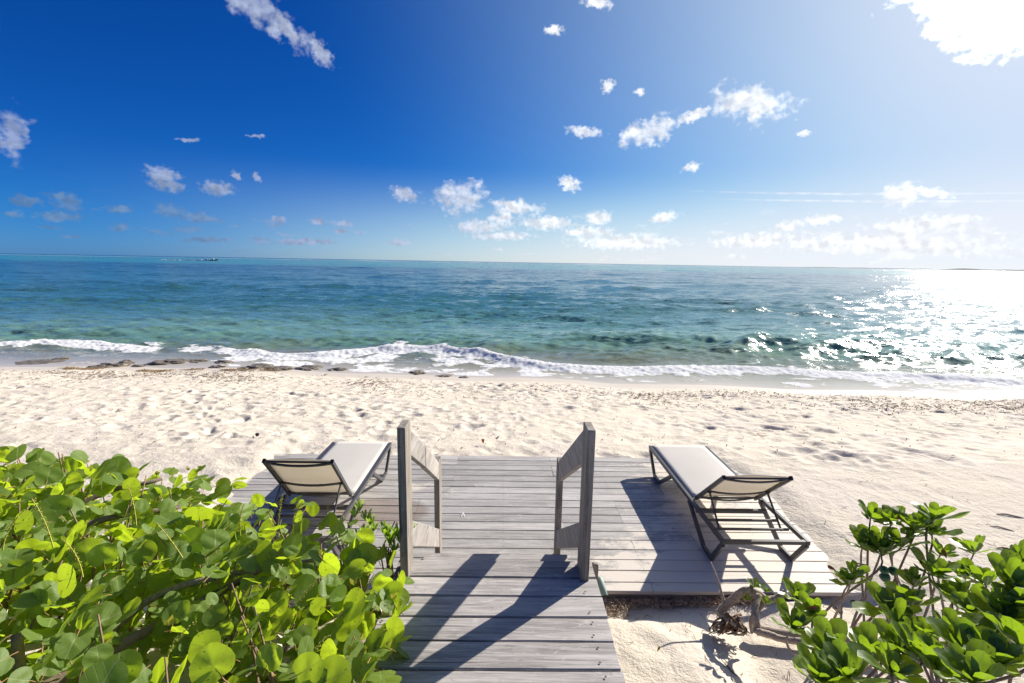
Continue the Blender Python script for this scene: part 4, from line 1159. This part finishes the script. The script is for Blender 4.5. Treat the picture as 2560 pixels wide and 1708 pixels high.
# ------------------------------------------------------------------ narrow-leaved plants beside the walkway
NV = [leaf_mesh('narrow', 2, 8, seed=40 + k, tint=(0, .4, .8)[k], petiole=False) for k in range(3)]
def tuft(pos, n, spread, h, label):
    rt = empty("succulent_plant", pos, label, 'plant', 'bright green narrow-leaved plants behind the sea grape')
    its = []
    for i in range(n):
        c = Vector(pos) + Vector((r.gauss(0, spread), r.gauss(0, spread * .7), r.uniform(.4, 1) * h))
        for k in range(9):
            a = k * 2.4; t_ = .35 + .6 * (k / 9)
            d = Vector((cos(a) * (1.0 - t_), sin(a) * (1.0 - t_), t_ + .15)); nn = Vector((-cos(a), -sin(a), .6))
            its.append((leaf_matrix(c, nn, d, r.uniform(.06, .085)), r.randrange(3), r.random()))
    place_leaves(rt, its, NV, [M_SPROUT, M_PETIOLE], keep=120)
    b = MB()
    for i in range(8):
        b.tube([(r.gauss(0, .03), r.gauss(0, .03), -.3), (r.gauss(0, spread), r.gauss(0, spread), h * .7)], [.008, .004], 5)
    tag(b.build("stems", M_TWIG, rt), kind='stuff')
tuft((-.95, 2.80, .54), 14, .08, .38, 'taller tuft of narrow bright leaves below the left lounger')
tuft((-.68, 2.62, .60), 12, .045, .34, 'tuft of narrow bright leaves right against the left handrail post')

# ------------------------------------------------------------------ shrub at lower right
shrub = empty("beach_shrub", (2.3, 2.7, 0), 'glossy shrub with rosettes of oval leaves at the lower right', 'bush')
OV = [leaf_mesh('obovate', 3, 12, seed=60 + k, tint=(0, .1, .3, .6, .05, .2, 1.0, .35)[k], petiole=False) for k in range(8)]
def unproj(x, y, q):
    """point seen at photo pixel (x,y) at depth q: used only to fix the measured plant positions"""
    return cam_pos + (fwd + r2 * ((x - 1280) / 1183.5) + u2 * ((854 - y) / 1183.5)) * q
def z6(x, y): return 1740 + x / 2.866, 1220 + y / 2.866
ROS = [(1250, 220, 2.85, .11), (1400, 260, 2.80, .12), (1560, 300, 2.7, .13), (1700, 230, 2.65, .14), (1690, 330, 2.7, .13), (1330, 400, 2.8, .12), (1330, 480, 2.7, .13), (1190, 420, 2.8, .12), (1470, 430, 2.7, .12),
       (1990, 470, 2.9, .13), (1090, 690, 2.7, .12), (1120, 620, 2.75, .09), (720, 800, 2.6, .12), (690, 1010, 2.35, .13), (840, 900, 2.4, .10), (1690, 620, 2.5, .13), (1920, 640, 2.6, .11), (1370, 880, 2.35, .14), (1540, 850, 2.35, .14),
       (1840, 820, 2.4, .14), (1750, 480, 2.7, .10), (2240, 700, 2.2, .16), (2220, 940, 2.1, .15), (1440, 1010, 2.2, .13), (1620, 1090, 2.15, .11), (960, 1220, 2.0, .15), (1230, 1230, 2.0, .15), (1480, 1190, 2.0, .13), (1720, 1340, 1.85, .13),
       (1900, 1200, 1.95, .15), (2150, 1280, 1.85, .16), (1960, 900, 2.3, .11), (2060, 1130, 2.1, .13), (860, 1390, 1.85, .13), (1080, 1370, 1.85, .14), (1400, 1340, 1.85, .13), (2320, 1150, 1.9, .15), (2300, 560, 2.5, .15), (1560, 700, 2.5, .10), (2080, 700, 2.5, .12), (1800, 1050, 2.1, .12), (1620, 1250, 1.9, .14), (1980, 1400, 1.75, .14), (2350, 880, 2.1, .14)]
its = []; centres = []
for zx, zy, q, s in ROS:
    px_, py_2 = z6(zx, zy); c = unproj(px_, py_2, q); centres.append(c)
    lean = Vector((r.gauss(0, .25), r.gauss(0, .25), 1)).normalized(); ax = lean.orthogonal().normalized(); ay = lean.cross(ax)
    nl = r.randint(12, 16)
    for k in range(nl):
        a = k * 2.399 + r.uniform(-.2, .2); t_ = k / nl                         # outer leaves lie flatter
        out_ = ax * cos(a) + ay * sin(a); up_ = .34 + 1.5 * t_
        d = (out_ + lean * up_).normalized(); nn = (lean - out_ * up_ * .9).normalized() + out_.cross(lean) * r.uniform(-.3, .3)
        sz = s * 1.14 * (1.02 - .40 * t_) * r.uniform(.68, 1.2)
        m_ = leaf_matrix(c + lean * (.02 * t_) - lean * .01, nn, d, sz)
        its.append((m_, r.choice((0, 1, 4, 5, 2, 7)) if r.random() < .9 else 3 if r.random() < .8 else 6, sz / q))
place_leaves(shrub, its, OV, [M_NAUP, M_PETIOLE])
hub = [Vector((2.5, 3.05, .02)), Vector((2.15, 2.75, .02)), Vector((2.75, 2.6, .02)), Vector((2.0, 2.35, .05)), Vector((2.5, 2.2, .05))]
so = Vector(shrub.location)
for c in centres:
    h_ = min(hub, key=lambda q: (q - c).length + r.uniform(0, .25))
    mid = (c + h_) / 2 + Vector((r.uniform(-.1, .1), r.uniform(-.1, .1), -.08 + r.uniform(-.05, .03)))
    near = c - Vector((r.uniform(-.02, .02), r.uniform(-.02, .02), .12))
    b = MB(); P = curve_pts([h_ - so, mid - so, near - so, c - so], 4); b.tube(P, [.0095 - .0055 * k / (len(P) - 1) for k in range(len(P))], 6, rough=.15)
    b.build("stem", M_BARK if r.random() < .5 else M_BARK2, shrub, True)
branch(shrub, [(1.76, 2.95, .03), (2.0, 2.86, .05), (2.25, 2.80, .06), (2.55, 2.75, .10)], .030, .024, M_BARK)
branch(shrub, [(2.35, 2.85, .04), (2.7, 2.95, .08), (3.1, 2.8, .14), (3.4, 2.6, .2)], .034, .028, M_BARK)
for (zx, zy, q, s) in ((1350, 590, 2.68, .024), (1415, 595, 2.68, .026), (1355, 640, 2.68, .027), (1130, 825, 2.6, .018)):
    px_, py_2 = z6(zx, zy); c = unproj(px_, py_2, q) - so
    v = []; f = []
    for i in range(7):
        ph = pi * i / 6
        for k in range(10):
            a = 2 * pi * k / 10; rr = s * sin(ph) * (1 + .06 * cos(5 * a)); v.append((c.x + rr * cos(a), c.y + rr * sin(a), c.z + s * cos(ph)))
    for i in range(6):
        for k in range(10): f.append((i * 10 + k, (i + 1) * 10 + k, (i + 1) * 10 + (k + 1) % 10, i * 10 + (k + 1) % 10))
    link("fruit", mesh_from("fruit", v, f, [M_FRUIT], None, True), shrub)
for (zx, zy, q) in ((795, 855, 2.38), (1430, 215, 2.75), (1615, 495, 2.55), (1795, 505, 2.5), (2155, 860, 2.2), (1240, 230, 2.84), (1000, 590, 2.72), (1110, 400, 2.8)):
    px_, py_2 = z6(zx, zy); c = unproj(px_, py_2, q); d = Vector((r.gauss(0, 1), r.gauss(0, 1), .5))
    lf = OV[r.randrange(8)]; me = leaf_data("withered_leaf", lf, [M_RUST, M_RUST])
    o = bpy.data.objects.new("withered_leaf", me); COL.objects.link(o); o.parent = shrub
    o.matrix_local = Matrix.Translation(-so) @ leaf_matrix(c, (r.gauss(0, .5), -.8, .5), d, .045); tag(o, 'orange withered leaf')

# ------------------------------------------------------------------ bleached stump with sprouts
stump = empty("driftwood_stump", (1.66, 3.0, -.05), 'bleached gnarled stump with bare roots and a few green sprouts on the sand', 'stump')
g0 = sz1(1.6, 3.0)
def U(zx, zy, q):
    a, b = z6(zx, zy); return unproj(a, b, q)
branch(stump, [U(160, 905, 3.32), U(215, 840, 3.3), U(290, 775, 3.28), U(345, 735, 3.26), U(400, 735, 3.24)], .028, .024, M_BARK, 9, rough=.16)
branch(stump, [U(400, 735, 3.24), U(455, 765, 3.22), U(520, 800, 3.2), U(590, 780, 3.2), U(640, 742, 3.2)], .026, .018, M_BARK, 9, rough=.14)
branch(stump, [U(452, 765, 3.2), U(425, 850, 3.15), U(425, 930, 3.1), U(440, 1000, 3.08), U(440, 1040, 3.06)], .020, .026, M_BARK, 9, rough=.14)
branch(stump, [U(500, 800, 3.22), U(430, 890, 3.2), U(395, 960, 3.2), U(400, 1040, 3.2)], .022, .010, M_BARK, 8)
branch(stump, [U(440, 1030, 3.05), U(520, 1050, 2.98), U(620, 1085, 2.9), U(740, 1100, 2.82), U(980, 1140, 2.7)], .022, .018, M_BARK, 9, rough=.1)
branch(stump, [U(205, 850, 3.3), U(180, 740, 3.32), U(150, 640, 3.36), U(105, 530, 3.42)], .012, .004, M_BARK, 7, name="twig")
branch(stump, [U(150, 880, 3.28), U(200, 930, 3.2), U(270, 975, 3.12), U(280, 985, 3.1)], .013, .009, M_BARK, 7)
branch(stump, [U(395, 735, 3.24), U(400, 690, 3.25), U(398, 655, 3.27)], .016, .008, M_BARK2, 7, name="twig")
for i in range(70):                                    # tangled root ball
    a = U(230 + r.uniform(-60, 110), 960 + r.uniform(-60, 60), 3.25 + r.uniform(-.08, .08)); b_ = U(230 + r.uniform(-150, 160), 1010 + r.uniform(-10, 50), 3.22 + r.uniform(-.1, .1)); b_.z = max(b_.z, sz1(b_.x, b_.y) - .005)
    m_ = (a + b_) / 2 + Vector((r.uniform(-.04, .04), r.uniform(-.04, .04), r.uniform(-.02, .04)))
    branch(stump, [a, m_, b_], r.uniform(.004, .012), .003, r.choice((M_BARK2, M_BARK, M_DRY)), 5, name="root", sub=3)
its = []
for zx, zy, q, s in ((420, 715, 3.2, .075), (500, 745, 3.15, .05), (500, 830, 3.15, .05), (362, 808, 3.2, .045)):
    c = U(zx, zy, q)
    for k in range(6):
        a = k * 2.4; d = Vector((cos(a), sin(a), .7)); its.append((leaf_matrix(c, Vector((-cos(a) * .6, -sin(a) * .6, .7)), d, s * r.uniform(.7, 1.1)), r.choice((3, 6, 7)), 1))
place_leaves(stump, its, OV, [M_NAUP, M_PETIOLE])

# ------------------------------------------------------------------ rocks along the waterline
def rock_mesh(seed, flat=.35):
    r_ = random.Random(seed); v = []; f = []; n, m_ = 13, 20
    for i in range(n):
        ph = pi * i / (n - 1)
        for k in range(m_):
            a = 2 * pi * k / m_; d = Vector((sin(ph) * cos(a), sin(ph) * sin(a), cos(ph)))
            q = 1 + .55 * float(fbm(np.array([d.x * 1.7 + seed]), np.array([d.y * 1.7 + d.z * 1.3]), 4, seed)[0]) + .22 * float(fbm(np.array([d.x * 6 + seed]), np.array([d.y * 6 + d.z * 5]), 2, seed + 1)[0])
            v.append((d.x * q, d.y * q, max(-.3, d.z * q)))
    for i in range(n - 1):
        for k in range(m_): f.append((i * m_ + k, (i + 1) * m_ + k, (i + 1) * m_ + (k + 1) % m_, i * m_ + (k + 1) % m_))
    return mesh_from("shore_rock", v, f, None, None, False)
m, t, out = new_mat("wet_limestone")
tc = t.node('ShaderNodeNewGeometry').outputs['Position']; n_ = t.noise(tc, 9, 6, .7); c_ = t.ramp(n_, [(.3, (.06, .054, .048)), (.48, (.17, .145, .11)), (.60, (.26, .21, .14)), (.70, (.46, .42, .36))])
principled(t, out, c_, .45, .5, normal=t.bump(n_, 1.0, .05)); M_ROCK = m
def px_ground(x, y, z):
    d = fwd + r2 * ((x - 1280) / 1183.5) + u2 * ((854 - y) / 1183.5); k = (z - CAM_Z) / d.z; return cam_pos + d * k
ROCKS = [  # photo x, y, half width px, height m, label
    (270, 915, 38, .16, 'long dark jagged ledge rock at the left end of the waterline row'),
    (315, 909, 20, .16, 'brown-yellow rock joined to the right of the leftmost dark ledge'),
    (345, 914, 14, .10, 'small yellowish rock alone between the two dark ledges'),
    (392, 910, 28, .13, 'dark ledge rock partly under foam, just right of the small yellow rock'),
    (440, 906, 34, .13, 'low greyish ledge rock awash behind the dark ones'),
    (490, 904, 26, .10, 'thin slab rock awash where the olive water gap meets the foam'),
    (545, 916, 20, .12, 'rounded pale-topped rock lying clear on the sand'),
    (560, 907, 22, .12, 'dark flat rock right behind the rounded pale-topped one'),
    (610, 918, 16, .09, 'small black rock left of the broad grey ledge'),
    (650, 915, 34, .15, 'broad grey ledge rock washed by foam'),
    (700, 922, 34, .12, 'dark serrated rock strip in front of the foam'),
    (775, 918, 32, .11, 'grey pitted rock slab at the foam edge'),
    (842, 922, 26, .09, 'last dark rock slab on the right of the left-hand cluster'),
    (1045, 930, 22, .10, 'grey rock lump half covered by foam beyond the left handrail'),
    (1110, 938, 22, .08, 'flat dark rock on wet sand, rightmost of the waterline rocks'),
    (1160, 942, 13, .08, 'tiny dark rock on wet sand between the two handrails'),
    (90, 905, 60, .07, 'wide brown reef flat barely showing in the shallows at far left'),
    (150, 898, 24, .07, 'yellowish submerged rock among the far left shallows'),
    (2351, 910, 9, .34, 'single upright dark rock standing in the glittering water at right'),
    (1990, 962, 8, .05, 'lone black pebble on the smooth wet sand at right')]
for i, (x, y, hw, h_, lab) in enumerate(ROCKS):
    zz = -1.06 if y > 912 else SEA_Z
    p = px_ground(x, y, zz); wd = hw * (p - cam_pos).dot(fwd) / 1183.5
    gz = max(sz1(p.x, p.y), SEA_Z)
    o = link("shore_rock", rock_mesh(i + 3), None, (p.x, p.y, gz - .01), (0, 0, r.uniform(-.15, .15))); o.data.materials.append(M_ROCK)
    o.scale = (wd, min(wd * .8, .5), h_ * .75)
    tag(o, lab, 'rock', 'dark rocks along the waterline')

# seaweed wrack line and litter on the sand
def scatter(name, n, posf, lmin, lmax, wmin, wmax, mats, label=None, cat=None, lift=.006, seed=1, curl=.3):
    r_ = random.Random(seed); P = [posf(r_) for _ in range(n)]
    P = [p for p in P if p is not None]; X_ = np.array([p[0] for p in P]); Y_ = np.array([p[1] for p in P]); Z_ = np.where((X_ > DX0) & (X_ < 2.7) & (Y_ > DY0) & (Y_ < DY1), .0, sand_z(X_, Y_))
    b = MB()
    for i, p in enumerate(P):
        a = r_.uniform(0, 2 * pi); L = r_.uniform(lmin, lmax); w_ = r_.uniform(wmin, wmax); d = Vector((cos(a), sin(a), 0)); s_ = Vector((-sin(a), cos(a), 0)) * w_
        c = Vector((X_[i], Y_[i], Z_[i])); bend = Vector((-sin(a), cos(a), 0)) * (L * r_.uniform(-curl, curl))
        A = c - d * L / 2 + Vector((0, 0, lift * r_.uniform(.2, 1))); Mx = c + bend + Vector((0, 0, lift + w_ + r_.uniform(0, curl) * L * .3)); B = c + d * L / 2 + Vector((0, 0, lift * r_.uniform(0, 1)))
        k = r_.randrange(len(mats))
        b.add([A - s_ * .3, A + s_ * .3, Mx + s_, Mx - s_, B + s_ * .3, B - s_ * .3, Mx + Vector((0, 0, w_ * .9)), Mx - Vector((0, 0, w_ * .5))],
              [(0, 3, 6), (1, 0, 6), (2, 1, 6), (4, 2, 6), (5, 4, 6), (3, 5, 6), (0, 1, 7), (3, 0, 7), (5, 3, 7), (4, 5, 7), (2, 4, 7), (1, 2, 7)], k)
    o = b.build(name, mats); tag(o, label, cat, kind='stuff'); return o
def wrack(r_):
    x = r_.uniform(-17, -5.6); t_ = .62 + .10 * sin(x * .9) + .12 * sin(x * 2.7) + r_.gauss(0, .10)
    if fbm(np.array([x * 1.6]), np.array([1.1]), 3, 6)[0] < r_.uniform(-.18, .12): return None
    return x, float(shore_y(np.array([x]))[0]) - t_
scatter("seaweed_line", 3600, wrack, .02, .09, .004, .012, [M_WEED, M_WEED, M_DRY], 'thin brown seaweed line washed up on the sand at left', 'seaweed', .02, 3, .5)
def band(r_):
    x = r_.uniform(-19, 19); t_ = abs(r_.gauss(1.75, .85)) + .75
    y = float(shore_y(np.array([x]))[0]) - t_
    c_ = fbm(np.array([x * .55]), np.array([y * 1.1]), 3, 66)[0]
    if c_ < (.02 if x < 3 else -.05) and r_.random() < .88: return None
    return x, y
scatter("seagrass_litter", 9000, band, .03, .15, .003, .012, [M_DRY, M_DRY, M_BARK2], 'dark dry seagrass bits strewn along the upper beach', 'seagrass litter', .008, 4, .4)
def anyw(r_):
    y = r_.uniform(6.1, 12.8); return r_.uniform(-1.2 * y - 1, 1.2 * y + 1), y
scatter("beach_litter", 620, anyw, .015, .07, .003, .009, [M_DRY, M_BARK2], 'tiny dark twigs and leaf bits dotted over the open sand', 'litter', .01, 5, .3)
def under(r_):
    x = r_.uniform(.66, 2.15); c_ = fbm(np.array([x * 2.6]), np.array([.4]), 2, 12)[0]
    y = DY0 - .01 - abs(r_.gauss(0, .055)) * (1.6 if c_ > 0 else .5)
    return x, y
scatter("dried_roots", 1500, under, .02, .09, .0015, .004, [M_DRYL, M_DRYL, M_DRY], 'tangled dried roots and seaweed caught along the near deck edge', 'dried roots', .03, 6, .8)
def nearr(r_):
    x = r_.uniform(.62, 3.2); y = r_.uniform(1.7, 3.25)
    if x < 1.3 and r_.random() < .7: return None
    return x, y
scatter("twig_litter", 420, nearr, .015, .10, .001, .0035, [M_DRY, M_TWIG, M_DRYL], 'fine dry twigs scattered on the sand under the right shrub', 'twigs', .006, 7, .35)
def rightd(r_):
    x = r_.uniform(2.6, 5.2); y = r_.uniform(3.2, 5.3)
    if fbm(np.array([x * 1.3]), np.array([y * 1.3]), 2, 19)[0] < .05: return None
    return x, y
scatter("dune_litter", 150, rightd, .02, .10, .0015, .004, [M_BARK2, M_DRYL], 'sparse dry bits on the smooth sand right of the deck', 'litter', .006, 8, .3)
# single pieces one can point at
def stick(x, y, a, L, rad, label):
    z = sz1(x, y); b = MB(); d = Vector((cos(a), sin(a), 0)); s_ = Vector((-sin(a), cos(a), 0))
    b.tube([(-d * L / 2) + Vector((0, 0, rad * .6)), (-d * L / 6) + s_ * L * .06 + Vector((0, 0, rad * 1.4)), (d * L / 5) + s_ * L * .02 + Vector((0, 0, rad)), (d * L / 2) + Vector((0, 0, rad * .4))], [rad * .5, rad, rad * .9, rad * .4], 6, rough=.2)
    o = b.build("driftwood_stick", M_BARK2, None, True, (x, y, z)); tag(o, label, 'stick', 'driftwood sticks on the right sand')
p = px_ground(2525, 1293, 0.05); stick(p.x, p.y, -.35, .22, .008, 'longest dark stick on the sand near the right edge, above the shrub')
p = px_ground(2505, 1325, 0.05); stick(p.x, p.y, -.55, .17, .006, 'thin curved stick just below the longest one')
p = px_ground(2518, 1378, 0.05); stick(p.x, p.y, -.2, .17, .009, 'thick short stick right of the shrub top rosette')
p = px_ground(2150, 1420, 0.02); stick(p.x, p.y, -.1, .20, .007, 'stick beside the shrub left rosettes at the end of the deck')
p = px_ground(1820, 1695, 0.0); stick(p.x, p.y, 1.9, .13, .005, 'dark stick lying in the stump shadow at the bottom')
def leafy(x, y, z, s, mat, label, seed):
    lf = leaf_mesh('obovate', 2, 10, seed=seed, petiole=False); me = leaf_data("fallen_leaf", lf, [mat, mat]); o = bpy.data.objects.new("fallen_leaf", me); COL.objects.link(o)
    o.matrix_world = leaf_matrix((x, y, z), (r.gauss(0, .3), -.4, 1), (r.gauss(0, 1), r.gauss(0, 1), .1), s); tag(o, label, 'leaf')
p = px_ground(1208, 1115, -.05); leafy(p.x, p.y, sz1(p.x, p.y) + .03, .10, M_RUST, 'orange fallen leaf on sand beyond the deck between the handrails', 5)
p = px_ground(1248, 1090, -.08); leafy(p.x, p.y, sz1(p.x, p.y) + .03, .09, M_DRYL, 'pale tan fallen leaf farther out behind the orange one', 6)
p = px_ground(1905, 1091, -.08); leafy(p.x, p.y, sz1(p.x, p.y) + .03, .11, M_RUST, 'orange-brown fallen leaf on the sand beyond the right lounger', 7)
p = px_ground(640, 1097, -.05); leafy(p.x, p.y, sz1(p.x, p.y) + .03, .12, M_DRY, 'dark brown fallen leaf on sand beyond the left end of the deck', 8)
p = px_ground(2075, 1500, 0.0); leafy(p.x, p.y, sz1(p.x, p.y) + .03, .10, M_DRYL, 'curled tan leaf on the sand between stump and shrub', 9)
p = px_ground(1639, 1682, -.03); leafy(p.x, p.y, sz1(p.x, p.y) + .015, .035, M_BUD, 'small yellow leaf on sand at the bottom right of the walkway', 10)
b = MB(); b.add([(-.022, -.03, .003), (-.012, -.03, .003), (.004, .03, .012), (-.004, .034, .012), (.02, -.03, .003), (.012, -.032, .003)], [(0, 1, 2, 3), (3, 2, 4, 5)])
o = b.build("feather", M_WHITE, None, False, (-.408, 4.467, .003)); tag(o, 'tiny bent white feather on the deck planks beyond the steps', 'feather')
